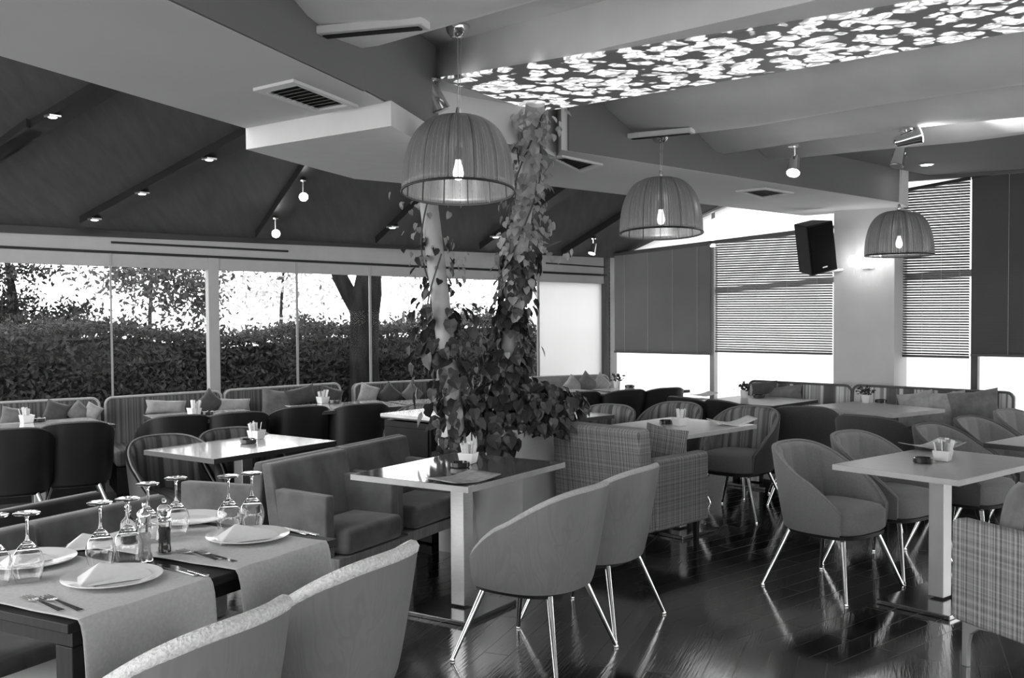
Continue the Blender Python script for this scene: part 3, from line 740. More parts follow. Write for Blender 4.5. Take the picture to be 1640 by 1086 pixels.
# foreground pair
fA = A_(.42, -.905)
chair('rope', -.95, 2.80, fA, 'wood-backed tub chair with thick pale woven rim, cut off by the bottom edge')
chair('rope', -.66, 3.46, fA, 'wood-backed tub chair with thick pale woven rim, second from the viewer beside the laid table')
# right table
fR = A_(-.78, .62)
chair('grey', 1.80, 5.80, fR, 'grey tub chair with open seat on the bare floor left of the right-hand table', 'grey tub chairs at the right-hand table')
chair('grey', 2.27, 6.24, fR, 'grey tub chair tucked in behind the open one at the right-hand table', 'grey tub chairs at the right-hand table')
chair('grey2', 2.92, 6.62, fR, 'dark grey tub chair behind the pot of sugar packets on the right-hand table')
chair('grey2', 3.37, 7.04, fR, 'dark grey tub chair between two others near the striped bench')
chair('grey', 3.86, 7.50, fR, 'grey tub chair cut off by the right edge of the picture')
# table 7 (behind the plaid armchair)
fK = A_(-.78, -.62)
chair('stripe', 1.72, 7.87, fK, 'striped tub chair with grey seat and dark legs facing the table with the menu')
chair('stripe', 1.20, 8.25, fK, 'striped tub chair behind the sugar pot of the table with the menu')
chair_back('stripe', 985, 643, fK+.1, 'striped tub chair right of the planter, in front of the black ones')
chair_back('stripe', 915, 638, fK+.1, 'striped tub chair peeping out beside the ivy, leftmost right of the planter')
chair_back('dark', 885, 627, R(118), 'black tub chair half hidden by the ivy bush', zt=.82)
chair_back('dark', 938, 624, R(118), 'low black tub chair left of the two tall black ones')
chair_back('dark', 1012, 621, R(118), 'tall black tub chair, left one of the pair near the far corner')
chair_back('dark', 1074, 618, R(118), 'tall black tub chair, right one of the touching pair near the far corner')
chair_back('dark', 1085, 632, R(35), 'black tub chair with arm sloping right, farther one at the table with the leafy pot')
chair_back('dark', 1146, 637, R(30), 'black tub chair with arm sloping right, nearer one at the table with the leafy pot')
chair_back('grey2', 1288, 647, R(75), 'dark grey tub chair seen from behind at the table before the striped bench')
chair_back('grey2', 1378, 661, R(48), 'dark grey tub chair seen from behind, wide, in front of the striped bench table')
# left side
chair_back('dark', 18, 682, R(118), 'black leather tub chair at the left edge of the picture')
chair_back('dark', 122, 672, R(118), 'black leather tub chair second from the left edge')
chair_back('dark', 290, 661, R(118), 'black tub chair at the window table, behind the striped one on the left')
chair_back('dark', 386, 656, R(118), 'low black tub chair at the window table, just left of the grey cushion')
chair_back('dark', 490, 647, R(118), 'broad black tub chair left of its twin beside the dark cabinet')
chair_back('dark', 586, 643, R(118), 'black tub chair touching the dark cabinet')
p = at(268, 690, .82); chair('darkstripe', p.x+.15, p.y-.26, R(-52), 'dark striped tub chair at the left end of the white-lit window-side table')
p = at(372, 679, .82); chair('darkstripe', p.x+.15, p.y-.28, R(-58), 'dark striped tub chair behind the sugar pot of the white-lit table')
chair_back('stripe', 688, 642, R(-100), 'pale striped tub chair behind the dark cabinet')

# ---- suede armchairs
def make_armchair(mt, label, seatmt=None, zt=.775, fr=.12):
    t = thing('suede_armchair', label, 'armchair')
    w2 = .325; bx = -.26
    MB().hexa([(bx-.04, -w2, .26), (bx+.06, -w2, .26), (bx+.06, w2, .26), (bx-.04, w2, .26)], [(bx-.11, -w2, zt), (bx-.04, -w2, zt), (bx-.04, w2, zt), (bx-.11, w2, zt)]).build('backrest', M[mt], t, bevel=.014, seg=3)
    MB().tube([(bx-.075, -w2+.01, zt-.003), (bx-.075, w2-.01, zt-.003)], .006, 6).build('seam_piping', M['piping'], t)
    for s in (-1, 1):
        y = s*(w2-.035)
        MB().hexa([(bx+.03, y-.035, .26), (fr-.06, y-.035, .26), (fr-.06, y+.035, .26), (bx+.03, y+.035, .26)], [(bx-.02, y-.035, .645), (fr-.06, y-.035, .63), (fr-.06, y+.035, .63), (bx-.02, y+.035, .645)]).build('armrest', M[mt], t, bevel=.012, seg=3)
    xm = (bx+.06+fr+.02)/2; dx = fr+.02-bx-.06
    B((xm, 0, .385), (dx, 2*w2-.15, .13)).build('seat', M[seatmt or mt], t, bevel=.03, seg=4)
    B((xm-.01, 0, .285), (dx, 2*w2-.02, .06)).build('seat_rail', M['legwood'], t, bevel=.004)
    for sx in (bx, fr-.03):
        for sy in (-1, 1):
            B((sx, sy*(w2-.04), .128), (.065, .065, .256), taper=.85).build('leg', M['legwood'], t, bevel=.004)
    return t
def place(t, x, y, a): t.location = (x, y, 0); t.rotation_euler = (0, 0, a); return t
a1 = make_armchair('suede', 'grey suede armchair with wooden legs in the middle, its whole seat in view')
f1 = A_(-.47, .88)
place(a1, -.85, 5.555, f1)
dup(a1, (-.56, 6.17, 0), f1, 'grey suede armchair partly behind the table by the planter')
a2 = make_armchair('suede', 'grey suede armchair back to back with the one nearest the dark cabinet', fr=.30)
fb = f1+PI
place(a2, -1.17, 6.52, fb)
dup(a2, (-1.49, 5.92, 0), fb, 'grey suede armchair facing away, one arm showing behind the upturned glasses')
dup(a1, (-1.42, 4.12, 0), f1, 'grey suede armchair across the laid table, its back rising behind the glasses')
a5 = make_armchair('suede', 'grey suede armchair across the laid table at the left edge', fr=.12)
place(a5, -1.72, 3.52, f1)
a6 = make_armchair('sueded', 'dark suede armchair at the left edge with its back to the laid table', fr=.25)
place(a6, -2.32, 4.52, fb)
# ---- tables
def table(c, ang, wx, wy, label, topm='top', edgem='edge', z=.75, bs=.52, thick=.028, pole=.08, polem='steel', group=None, polex=0, basem='basem'):
    t = thing('cafe_table', label, 'table', (c[0], c[1], 0), ang, group)
    B((0, 0, z-thick/2), (wx, wy, thick)).build('tabletop', M[topm], t, smooth=0, bevel=.002)
    e = .004
    eb = MB()
    for s in (-1, 1):
        eb.box((0, s*(wy/2+e/2), z-thick/2-.001), (wx+2*e, e, thick)); eb.box((s*(wx/2+e/2), 0, z-thick/2-.001), (e, wy, thick))
    eb.build('edge_band', M[edgem], t, smooth=0)
    B((0, 0, z-thick-.006), (.34, .34, .010)).build('mounting_plate', M['black'], t, smooth=0)
    B((0, 0, (z-thick+.03)/2), (pole, pole, z-thick-.04)).build('pole', M[polem], t, smooth=0, bevel=.003)
    B((0, 0, .012), (wx*bs, wy*bs, .024)).build('base_plate', M[basem], t, smooth=0, bevel=.004)
    return t
def tcorn(L, Fp, Rp, z=.75):
    L = at(*L, z); Fp = at(*Fp, z); Rp = at(*Rp, z); e1 = Fp-L; e2 = Rp-Fp
    a = (A_(e1.y, e1.x)+A_(e2.y, e2.x)-PI/2)/2; c = (L+Rp)/2
    return (c.x, c.y), a, e1.length, e2.length
cc = tcorn((563.5, 759.3), (749.7, 780.1), (903.1, 740.2))
table(cc[0], cc[1], cc[2], cc[3], 'square-legged table with reflective top in front of the planter', 'topblk', 'edgel', pole=.085)
TC = cc
cc = tcorn((1335.6, 742.8), (1528.8, 769.8), (1640, 739.5)); TR = cc
table((2.28, 5.50), cc[1], .68, .96, 'large grey-topped table on the right with a pot of white packets', 'topgrey', 'edgel', pole=.085, bs=.6, polem='alum')
cc = tcorn((239.5, 720.7), (343.4, 736.2), (530.6, 705.9)); T3 = cc
table(cc[0], cc[1], cc[2], cc[3], 'table with brightly reflecting top in front of the dark striped chairs', 'topwhite', 'edge', polem='alum')
cc = tcorn((1294.1, 650.1), (1430.7, 664.1), (1507.6, 655.1)); T6 = cc
table(cc[0], cc[1], cc[2], cc[3], 'grey table in front of the striped bench', 'topgrey', 'edgel')
table((1.17, 7.27), A_(-.72, .68), .74, .80, 'pale table with the folded menu behind the plaid armchair', 'top', 'edgel')
table((-2.42, 8.15), A_(-.84, .55), .64, .80, 'white-lit table at the window in front of the second sofa', 'topwhite', 'edge')
table((-1.42, 8.86), A_(-.84, .55), .64, .86, 'white-lit table at the window in front of the third sofa', 'topwhite', 'edge')
table((-3.46, 7.52), A_(-.77, .64), .64, .90, 'white-lit table at the left edge in front of the first sofa', 'topwhite', 'edge')
table((3.42, 6.28), TR[1], .68, .90, 'grey-topped table cut off by the right edge, behind the large one', 'topgrey', 'edge')
table((.26, 8.0), TR[1], .68, .8, 'pale table half hidden by the ivy and the plaid armchair', 'top', 'edge')
table((-.60, 9.2), A_(-.84, .55), .64, .8, 'white-lit table at the window behind the dark cabinet', 'topwhite', 'edge')
table((.52, 10.0), A_(-.84, .55), .62, .75, 'far pale table in front of the pale sofa with pointed cushions', 'top', 'edge')
table((1.28, 10.35), A_(-.84, .55), .62, .75, 'far pale table near the corner with a flower pot', 'top', 'edge')
table((2.16, 9.12), A_(-.7, .7), .75, .75, 'pale table with a leafy pot at the left end of the striped bench', 'topgrey', 'edge')

# ---- dark cabinet
p = at(690, 668, .86); q0 = at(612, 661, .86); q2 = at(735, 656, .86)
d1 = v2(p.x-q0.x, p.y-q0.y); an = A_(d1.y, d1.x); Lc = d1.length
t = thing('service_cabinet', 'dark wooden cabinet with a pale top left of the ivy', 'cabinet', (q0.x, q0.y, 0), an)
B((Lc/2, .30, .41), (Lc-.02, .58, .80)).build('carcass', M['darkwood'], t, smooth=0, bevel=.003)
B((Lc/2, .30, .845), (Lc+.02, .62, .022)).build('countertop', M['topwhite'], t, smooth=0, bevel=.002)
B((Lc/2, .30, .83), (Lc+.015, .615, .012)).build('top_edge', M['edge'], t, smooth=0)
B((Lc/2, .008, .42), (Lc-.06, .016, .70)).build('door', M['darkwood'], t, smooth=0, bevel=.003)

# ---- sofas
def rounded(x0, x1, z0, z1, r=.07, n=6):
    pts = [(x0, z0), (x1, z0)]
    for i in range(n+1): a = i/n*PI/2; pts.append((x1-r+r*math.cos(a), z1-r+r*math.sin(a)))
    for i in range(n+1): a = PI/2+i/n*PI/2; pts.append((x0+r+r*math.cos(a), z1-r+r*math.sin(a)))
    return pts
def slab(mb, pts, y0, y1, lean=0, zb=.3):
    f = lambda x, y, z: (x, y+lean*(z-zb), z)
    n = len(pts); vs = [f(x, y1, z) for x, z in pts]+[f(x, y0, z) for x, z in pts]
    return mb.add(vs, [tuple(range(n))[::-1], tuple(range(n, 2*n))]+[(i, (i+1) % n, n+(i+1) % n, n+i) for i in range(n)])
def sofa(name, p0, p1, zt0, zt1, label, fab, pipm, tufts=0, group=None, depth=.56):
    d = v2(p1.x-p0.x, p1.y-p0.y); L = d.length; t = thing(name, label, 'sofa', (p0.x, p0.y, 0), A_(d.y, d.x), group)
    mb = MB(); pts = rounded(0, L, .28, zt0, .06)
    pts = [(x, z+(zt1-zt0)*x/L if z > .5 else z) for x, z in pts]
    slab(mb, pts, -.11, .0, .08); bk = mb.build('backrest', M[fab], t, bevel=.012)
    MB().tube([(x, -.11+.08*(z-.3)-.002, z) for x, z in pts[1:]+pts[:1]], .011, 8).build('piping', M[pipm], t)
    B((L/2, -.11-depth/2+.02, .385), (L-.01, depth, .13)).build('seat', M[fab], t, bevel=.03, seg=3)
    B((L/2, -.06-depth/2, .20), (L-.04, depth-.02, .22)).build('plinth', M['darkwood'], t, smooth=0)
    for x in (.1, L-.1):
        for y in (-.12, -depth): B((x, y, .046), (.05, .05, .09)).build('leg', M['black'], t, smooth=0)
    for k in range(tufts):
        x = L*(k+.5)/tufts; z = zt0-.20
        MB().lathe([(.004, -.006), (.014, -.004), (.018, 0), (.014, .006), (.004, .01)], 12).build('tuft_button', M[fab], t).matrix_basis = Matrix.Translation((x, -.115+.08*(z-.3), z)) @ Matrix.Rotation(R(90), 4, 'X')
    return t
def sofaW(x0, y0, x1, y1, label, fab='sofa', pipm='piping', off=.12, tufts=0):
    A = onW(x0, y0, off); Bq = onW(x1, y1, off); return sofa('window_sofa', A, Bq, A.z, Bq.z, label, fab, pipm, tufts)
sofaW(-150, 651, 157, 636.5, 'ribbed window sofa at the left edge of the picture')
sofaW(167, 636.5, 352, 625, 'ribbed window sofa behind the two black chairs, left of the wide window post')
sofaW(357, 624.5, 541, 613, 'ribbed window sofa right of the wide window post')
sofaW(564, 614.5, 716, 607, 'ribbed window sofa behind the dark cabinet, in front of the tree trunk')
sofaW(840, 604, 968, 600, 'pale buttoned sofa in the far corner with three pointed cushions', 'sofal', 'piping', tufts=4)
def benchR(x0, y0, x1, y1, label, off=.46, tufts=6):
    A = onR(x0, y0, off); Bq = onR(x1, y1, off); return sofa('striped_bench', A, Bq, A.z, Bq.z, label, 'bench', 'shelldark' if 0 else 'pipingd', tufts)
benchR(1204, 609, 1368, 617, 'boldly striped buttoned bench, left one, ending at the far table', tufts=3)
benchR(1370, 616, 1626, 628, 'boldly striped buttoned bench, right one, below the tall blinds', tufts=4)

# ---- cushions
def cushion(p, rz, size, lean, spin, mt, label, thick=.11, h=None):
    n = 15; mb = MB(); h = h or size
    def P_(u, v, s):
        x = (u-.5)*2; z = (v-.5)*2; e = (1-abs(x)**2.6)*(1-abs(z)**2.6)
        k = 1-.10*(1-abs(x))*abs(z)**3; k2 = 1-.10*(1-abs(z))*abs(x)**3
        return (x*size/2*k2, s*thick/2*max(e, 0)**.55, z*h/2*k)
    vs = [P_(i/(n-1), j/(n-1), 1) for i in range(n) for j in range(n)]+[P_(i/(n-1), j/(n-1), -1) for i in range(n) for j in range(n)]
    fs = []
    for i in range(n-1):
        for j in range(n-1):
            a = i*n+j; f = (a, a+1, a+n+1, a+n); fs.append(f); fs.append(tuple(n*n+q for q in f[::-1]))
    mb.add(vs, fs); o = mb.build('cushion', M[mt], None, smooth=80)
    o.matrix_world = Matrix.Translation(p) @ Matrix.Rotation(rz, 4, 'Z') @ Matrix.Rotation(lean, 4, 'X') @ Matrix.Rotation(spin, 4, 'Y')
    return tag(o, label, 'cushion')
wz = A_(WD.y, WD.x); rz_ = A_(RD.y, RD.x)
CW = [(18, 668, .20, 12, 'm', 'small grey cushion at the left end of the first window sofa'), (90, 662, .24, 20, 'd', 'dark cushion slumped in the middle of the first window sofa'),
      (126, 661, .20, 45, 'm', 'grey cushion standing on its corner on the first window sofa'), (148, 660, .17, 30, 'l', 'pale cushion at the right end of the first window sofa'),
      (266, 652, .34, 4, 'l', 'pale flat cushion behind the packets on the second window sofa', .12), (336, 646, .24, 45, 'd', 'dark cushion on its corner at the right end of the second window sofa'),
      (374, 649, .30, 3, 'l', 'pale flat cushion at the left end of the third window sofa', .12), (444, 655, .30, 8, 'm', 'grey upright cushion between the black chairs on the third window sofa', .36),
      (482, 634, .28, -12, 'd', 'dark cushion leaning high on the third window sofa', .16), (530, 634, .22, 18, 'd', 'dark cushion at the right end of the third window sofa', .16),
      (590, 632, .24, 20, 'l', 'pale cushion at the left end of the sofa behind the dark cabinet'), (624, 633, .24, 45, 'd', 'dark pointed cushion on the sofa behind the dark cabinet'),
      (660, 631, .22, 45, 'm', 'small grey pointed cushion on the sofa behind the dark cabinet'),
      (917, 619, .24, 45, 'l', 'pale pointed cushion, left one of three in the far corner'), (940, 615, .26, 45, 'm', 'grey pointed cushion, middle one of three in the far corner'), (963, 616, .24, 45, 'l', 'pale pointed cushion, right one of three in the far corner')]
for c in CW:
    c = list(c); c[2] *= .8 if len(c) < 7 else 1
    p = onW(c[0], c[1], .34); p = Vector((p.x, p.y, max(p.z, .46+c[2]*.35)))
    cushion(p, wz, c[2], R(-12), R(c[3]), 'cush'+c[4], c[5], .09, c[6] if len(c) > 6 else None)
CR = [(1224, 623, .26, 8, 'd', 'dark cushion at the far end of the left striped bench', .14), (1252, 632, .40, 8, 'm', 'wide grey cushion on the left striped bench', .16),
      (1468, 655, .30, 12, 'l', 'pale cushion behind the table at the right striped bench, left of three'), (1516, 657, .32, 8, 'l', 'pale cushion in the middle of the right striped bench'), (1560, 654, .40, 10, 'm', 'large grey cushion at the right end of the striped bench', .30)]
for i, c in enumerate(CR):
    p = onR(c[0], c[1], .62 if i != 4 else .66); cushion(Vector((p.x, p.y, max(p.z, .46+c[2]*.33))), rz_, c[2], R(-14), R(-c[3]), 'cush'+c[4], c[5], .10, c[6] if len(c) > 6 else None)

# ---- plaid armchairs
def plaid_chair(mt, label, leg='dark'):
    t = thing('plaid_armchair', label, 'armchair')
    W = .36
    slb = MB().hexa([(-.36, -W, .20), (-.20, -W, .20), (-.20, W, .20), (-.36, W, .20)], [(-.39, -W, .85), (-.27, -W, .85), (-.27, W, .85), (-.39, W, .85)]); slb.build('backrest', M[mt], t, bevel=.03, seg=4)
    for s in (-1, 1):
        B((.06, s*(W-.045), .425), (.56, .10, .45)).build('armrest', M[mt], t, bevel=.028, seg=4)
    B((.06, 0, .39), (.52, 2*W-.20, .15)).build('seat', M[mt], t, bevel=.035, seg=3)
    B((.02, 0, .245), (.60, 2*W-.19, .09)).build('seat_base', M[mt], t, bevel=.01)
    for sx in (-1, 1):
        for sy in (-1, 1):
            if leg == 'dark': B((sx*.28, sy*(W-.06), .10), (.035, .035, .20), taper=.7).build('leg', M['black'], t, bevel=.003)
            else:
                x = sx*.30; y = sy*(W-.04); mb = MB()
                pts = [(x, 0), (x-sx*.03, 0), (x-sx*.03, .10), (x-sx*.045, .15), (x-sx*.09, .185), (x-sx*.17, .195), (x-sx*.17, .205), (x, .205)]
                slab(mb, pts, y-.011, y+.011); mb.build('leg', M['alum'], t, bevel=.003)
    return t
pc = plaid_chair('plaid', 'plaid woven armchair seen from behind beside the planter')
place(pc, .78, 6.72, A_(.70, .71))
p2 = plaid_chair('plaidl', 'pale plaid armchair with chrome legs in the bottom right corner', 'chrome')
place(p2, 2.39, 4.36, A_(.94, -.35))
p = at(1058, 709, .62); p = Vector((.98, 6.70, .64)); cushion(p, R(-45), .34, R(-8), R(5), 'plaid', 'small plaid cushion standing in the plaid armchair beside the planter', .10)
p = Vector((2.20, 4.49, .64)); cushion(p, R(70), .38, R(10), R(12), 'cushm', 'grey cushion in the pale plaid armchair at the right edge', .13)

p = at(92, 1085, .45)  # added piece, white in place of a chair seat in strong light
t = thing('stand_in_seat', 'white stand-in for a brightly lit seat under the near end of the laid table', 'stand_in_seat', (p.x, p.y, 0), f1)
B((0, 0, .42), (.34, .34, .06)).build('seat', M['linenl'], t, bevel=.015)
for sx in (-1, 1):
    for sy in (-1, 1): B((sx*.13, sy*.13, .195), (.03, .03, .39)).build('leg', M['black'], t, smooth=0)

# ================================================================== PLANTER, POSTS AND IVY
pf = at(836, 690, .82); pr_ = at(896, 676, .82)
d2 = v2(pr_.x-pf.x, pr_.y-pf.y); an = A_(d2.y, d2.x)       # right face runs along an
t = thing('metal_planter', 'tall brushed metal planter box full of ivy in the middle of the room', 'planter', (pf.x, pf.y, 0), an)
Wp, Lp = .62, d2.length
o = MB()
o.box((Lp/2, .012, .41), (Lp, .024, .82)); o.box((Lp/2, Wp-.012, .41), (Lp, .024, .82)); o.box((.012, Wp/2, .41), (.024, Wp-.048, .82)); o.box((Lp-.012, Wp/2, .41), (.024, Wp-.048, .82))
o.build('box_wall', M['planter'], t, smooth=0)
B((Lp/2, Wp/2, .74), (Lp-.05, Wp-.05, .04)).build('soil', M['soil'], t, smooth=0)
def post(name, P0, P1, r, label):
    P0 = Vector(P0); P1 = Vector(P1); t = thing(name, label, 'post', P0)
    MB().tube([(0, 0, 0), (P1-P0)*.5, P1-P0], r, 18).build('shaft', M['post'], t)
    MB().lathe([(r*1.6, 0), (r*1.6, .015), (r*1.1, .02)], 18).build('foot_plate', M['frame'], t)
    return t
PL0, PL1 = Vector((-.245, 6.22, 0)), Vector((-.495, 6.02, 2.36))
PR0, PR1 = Vector((-.09, 6.72, .77)), Vector((.128, 5.38, 2.64))
post('leaning_post', PL0, PL1, .054, 'pale round post leaning left, wrapped in ivy left of the planter')
post('leaning_post', PR0, PR1, .05, 'pale round post rising from the planter to the flower panel, covered in ivy')

def leaves(mb, items, kind='heart'):
    rnd = random.random
    for (p, s, n) in items:
        n = Vector(n); n = n.normalized() if n.length > 1e-6 else Vector((0, 0, 1))
        t0 = Vector((rnd()-.5, rnd()-.5, -.9 if kind == 'heart' else rnd()-.4))
        x = n.cross(t0); x = x.normalized() if x.length > 1e-5 else Vector((1, 0, 0)); y = x.cross(n).normalized()
        if y.dot(t0) < 0: y = -y
        p = Vector(p)
        if kind == 'heart':
            ctl = [(0, 0, 0), (.30, -.06, .05), (.46, .22, .10), (.34, .62, .06), (0, 1, -.12), (-.34, .62, .06), (-.46, .22, .10), (-.30, -.06, .05), (0, .45, -.04)]
            o = len(mb.v); mb.v += [tuple(p+x*(a*s)+y*(b*s)+n*(c*s)) for a, b, c in ctl]
            mb.f += [(o, o+1, o+2, o+8), (o+8, o+2, o+3, o+4), (o, o+8, o+6, o+7), (o+8, o+4, o+5, o+6)]
        else:
            w_ = .22 if kind == 'lance' else .32
            o = len(mb.v); mb.v += [tuple(p), tuple(p+x*(w_*s)+y*(.45*s)+n*(.06*s)), tuple(p+y*s), tuple(p-x*(w_*s)+y*(.45*s)+n*(.06*s))]
            mb.f += [(o, o+1, o+2), (o, o+2, o+3)]
def rv(): return Vector((random.gauss(0, 1), random.gauss(0, 1), random.gauss(0, 1))).normalized()
def around(P0, P1, n, z0, z1, r0, r1, s0, s1, dens=None):
    it = []
    for i in range(n):
        z = random.uniform(z0, z1); k = (z-P0.z)/(P1.z-P0.z); c = P0+(P1-P0)*k
        rad = r0+(r1-r0)*(z-z0)/(z1-z0); a = random.random()*2*PI; rr = .06+random.random()**1.6*rad
        d = Vector((math.cos(a), math.sin(a), 0)); it.append((c+d*rr, random.uniform(s0, s1), d+Vector((0, 0, .5))+rv()*.5))
    return it
random.seed(11)
tI = thing('ivy_plant', 'ivy climbing both leaning posts and spilling over the planter', 'plant', (pf.x-.1, pf.y+.3, .78))
OI = tI.location.copy()
def relv(items): return [(Vector(p)-OI, s, n) for p, s, n in items]
it = []
it += around(PL0, PL1, 170, .85, 1.6, .17, .17, .05, .10)
it += around(PL0, PL1, 40, 1.6, 2.0, .14, .16, .04, .07)
it += around(PR0, PR1, 330, .9, 1.9, .10, .07, .05, .085)
cB = Vector((pf.x+.02, pf.y+.34, 0))
for i in range(900):
    a = random.random()*2*PI; rr = random.random()**.6
    z = .80+.34*random.random()*(1.15-rr*.5); wd = .46 if z > .84 else .34
    p = cB+Vector((-.06+math.cos(a)*rr*wd*1.0, math.sin(a)*rr*.34, z))
    it.append((p, random.uniform(.04, .09), Vector((math.cos(a)*rr, math.sin(a)*rr-.3, .5))+rv()*.5))
# trailing sprays over the near corner and left side
for (c0, c1) in [((-.32, 6.15, .95), (-.40, 6.05, .62)), ((-.06, 6.32, .9), (-.04, 6.28, .72)), ((-.42, 6.2, 1.0), (-.3, 6.0, .72)), ((.28, 6.6, .95), (.32, 6.6, .84)), ((-.12, 6.3, .9), (-.14, 6.22, .70))]:
    for i in range(16):
        k = random.random(); p = Vector(c0).lerp(Vector(c1), k)+rv()*.07; it.append((p, random.uniform(.06, .11), Vector((0, -1, .4))+rv()*.5))
mb = MB(); leaves(mb, relv(it)); mb.build('dark_leaves', M['ivy'], tI, smooth=0)
it = around(PR0, PR1, 420, 1.7, 2.62, .07, .10, .025, .055)+around(PL0, PL1, 60, 1.75, 2.3, .16, .18, .025, .05)+around(PR0, PR1, 40, 1.1, 1.9, .2, .15, .04, .07)
# hooked tendril
for i in range(16):
    a = i/15; it.append((Vector((.20+.03*math.sin(a*9)+(.12 if a > .8 else 0)*(a-.8)*5, 5.85, 2.1-.28*a+(.1*(a-.85)*6 if a > .85 else 0))), .045, rv()))
mb = MB(); leaves(mb, relv(it)); mb.build('pale_leaves', M['ivyl'], tI, smooth=0)
st = MB()
for (P0, P1, z0, z1, ph, rr) in [(PL0, PL1, .75, 2.3, 0, .075), (PL0, PL1, .8, 1.9, 2, .09), (PR0, PR1, .85, 2.6, 1, .07), (PR0, PR1, .9, 2.5, 3, .08), (PR0, PR1, .9, 2.62, 5, .075)]:
    pts = []
    for i in range(60):
        z = z0+(z1-z0)*i/59; k = (z-P0.z)/(P1.z-P0.z); c = P0+(P1-P0)*k; a = ph+z*5
        pts.append(c+Vector((math.cos(a)*rr, math.sin(a)*rr, 0))-OI)
    st.tube(pts, .005, 5)
pts = [Vector((.14+.06*i/19+(.0 if i < 15 else (i-15)*.02), 5.86-.02*i/19, 2.32-.5*i/19+(0 if i < 16 else (i-15)*.035)))-OI for i in range(20)]
st.tube(pts, .004, 5)
st.build('stems', M['stem'], tI)

# ================================================================== TABLE-TOP THINGS
def prox(proto, loc, rz, label, group=None):
    return dup(proto, loc, rz, label, group)
def pot(p, rz, where, n, far=False):
    p = Vector(p)
    t = thing('sugar_pot', 'white square sugar pot '+where, 'pot', p, rz)
    mb = MB(); h, a, b2 = .058, .036, .045
    secs = []
    for (r, z) in ((a*.9, 0), (a, .003), (b2, h), (b2-.005, h), (a-.006, .006), (.002, .006)):
        secs.append([(r*sgn(x)*.98, r*sgn(y)*.98, z) for x, y in ((1, 1), (-1, 1), (-1, -1), (1, -1))])
    loft(mb, secs).build('bowl', M['white'], t, smooth=0, bevel=.002)
    pk = []
    for i in range(n):
        ax, ay = random.uniform(-.024, .024), random.uniform(-.024, .024); L = random.uniform(.085, .11)
        k = MB().box((0, 0, L/2), (.022, .0035, L), taper=.9).build('sugar_packet', M['paper'] if random.random() < .75 else M['menu'], None, smooth=0)
        k.matrix_world = Matrix.Translation(p+Vector((ax, ay, .012))) @ Matrix.Rotation(-ay*8, 4, 'X') @ Matrix.Rotation(ax*9, 4, 'Y') @ Matrix.Rotation(random.random()*PI, 4, 'Z')
        pk.append((round((p.x+ax*1.9)/(p.y+ay*1.9), 5), i, k))
    ORD = 'leftmost,second,third,fourth,fifth,sixth,seventh,eighth,ninth,tenth,eleventh,twelfth,thirteenth,fourteenth,fifteenth,sixteenth,seventeenth'.split(',')
    for j, (_, _, k) in enumerate(sorted(pk, key=lambda e: e[:2])):
        w_ = 'leftmost' if j == 0 else ('rightmost' if j == n-1 else ORD[j]+' from the left')
        tag(k, 'sugar packet, '+w_+' in the pot '+where, 'sugar packet', 'packets '+where)
    return t
def ashtray(p, where, r=.05):
    t = thing('ashtray', 'dark round glass ashtray '+where, 'ashtray', p)
    MB().lathe([(r*.8, 0), (r, .004), (r*1.02, .026), (r*.85, .028), (r*.7, .010), (.003, .008)], 24).build('dish', M['ash'], t)
    return t
PT = [((1510, 738), 'on the large right-hand table', 17, (1478, 741), TR[1]), ((750, 742), 'on the table by the planter', 15, (737, 748), TC[1]),
      ((411, 703), 'on the table with striped chairs', 13, (398, 710), T3[1]), ((1089, 682), 'on the table with the folded menu', 11, (1067, 679), .3),
      ((43, 677), 'on the table at the left edge', 9, (62, 675), .6), ((311, 665), 'on the second window table', 9, (330, 664), .6),
      ((517, 646), 'on the third window table', 9, (536, 646), .6)]
for (a, wh, n, b2, an) in PT:
    p = at(a[0], a[1], .7505); pot(p, an+.2, wh, n); q = at(b2[0], b2[1], .7505)
    d = (q-p); d.z = 0
    if d.length < .10: q = p+d.normalized()*.10
    ashtray(q, wh)
def flowerpot(p, label, wh):
    t = thing('flower_pot', label, 'potted plant', p)
    MB().lathe([(.03, 0), (.038, .07), (.034, .07), (.028, .01), (.002, .01)], 16).build('vase', M['white'], t)
    it = [(Vector((random.gauss(0, .03), random.gauss(0, .03), random.uniform(.07, .13))), random.uniform(.03, .05), rv()) for i in range(46)]
    mb = MB(); leaves(mb, it, 'oval'); mb.build('leaves', M['midleaf'], t, smooth=0)
for (x, y, lb) in [(1386, 645, 'small white vase with leaves on the grey table before the striped bench'), (1192, 637, 'small leafy pot on the table at the left end of the striped bench'), (988, 621, 'small leafy pot on the far table near the corner')]:
    p = at(x, y, .7505); flowerpot(p, lb, ''); ashtray(p+Vector((.13, -.01, 0)), 'beside the '+' '.join(lb.split()[1:9]))
def menu(c, rz, label, lift=0, m_='menu', w_=.30, l_=.22):
    t = thing('menu_card', label, 'menu', (c[0], c[1], .7505), rz)
    MB().grid(lambda u, v: ((u-.5)*w_, (v-.5)*l_, .004+.020*abs(u-.5)**1.5*4*(1 if u > .5 else .6)*(.5+lift)), 13, 5).build('cover', M[m_], t, solid=.004)
    return t
p = at(742, 769, .75); menu(p, TC[1]+1.35, 'dark patterned menu folder at the corner of the table by the planter', .2)
p = at(1493, 718, .75); menu(p, TR[1]+1.2, 'open menu card behind the pot on the large right-hand table', .9)
p = at(1172, 680, .75); menu(p, .1, 'pale open menu on the table behind the plaid armchair', 1.2, 'paper')
p = at(1123, 634, .75); menu(p, .3, 'pale menu on the table at the left end of the striped bench', .5, 'paper', .26, .2)

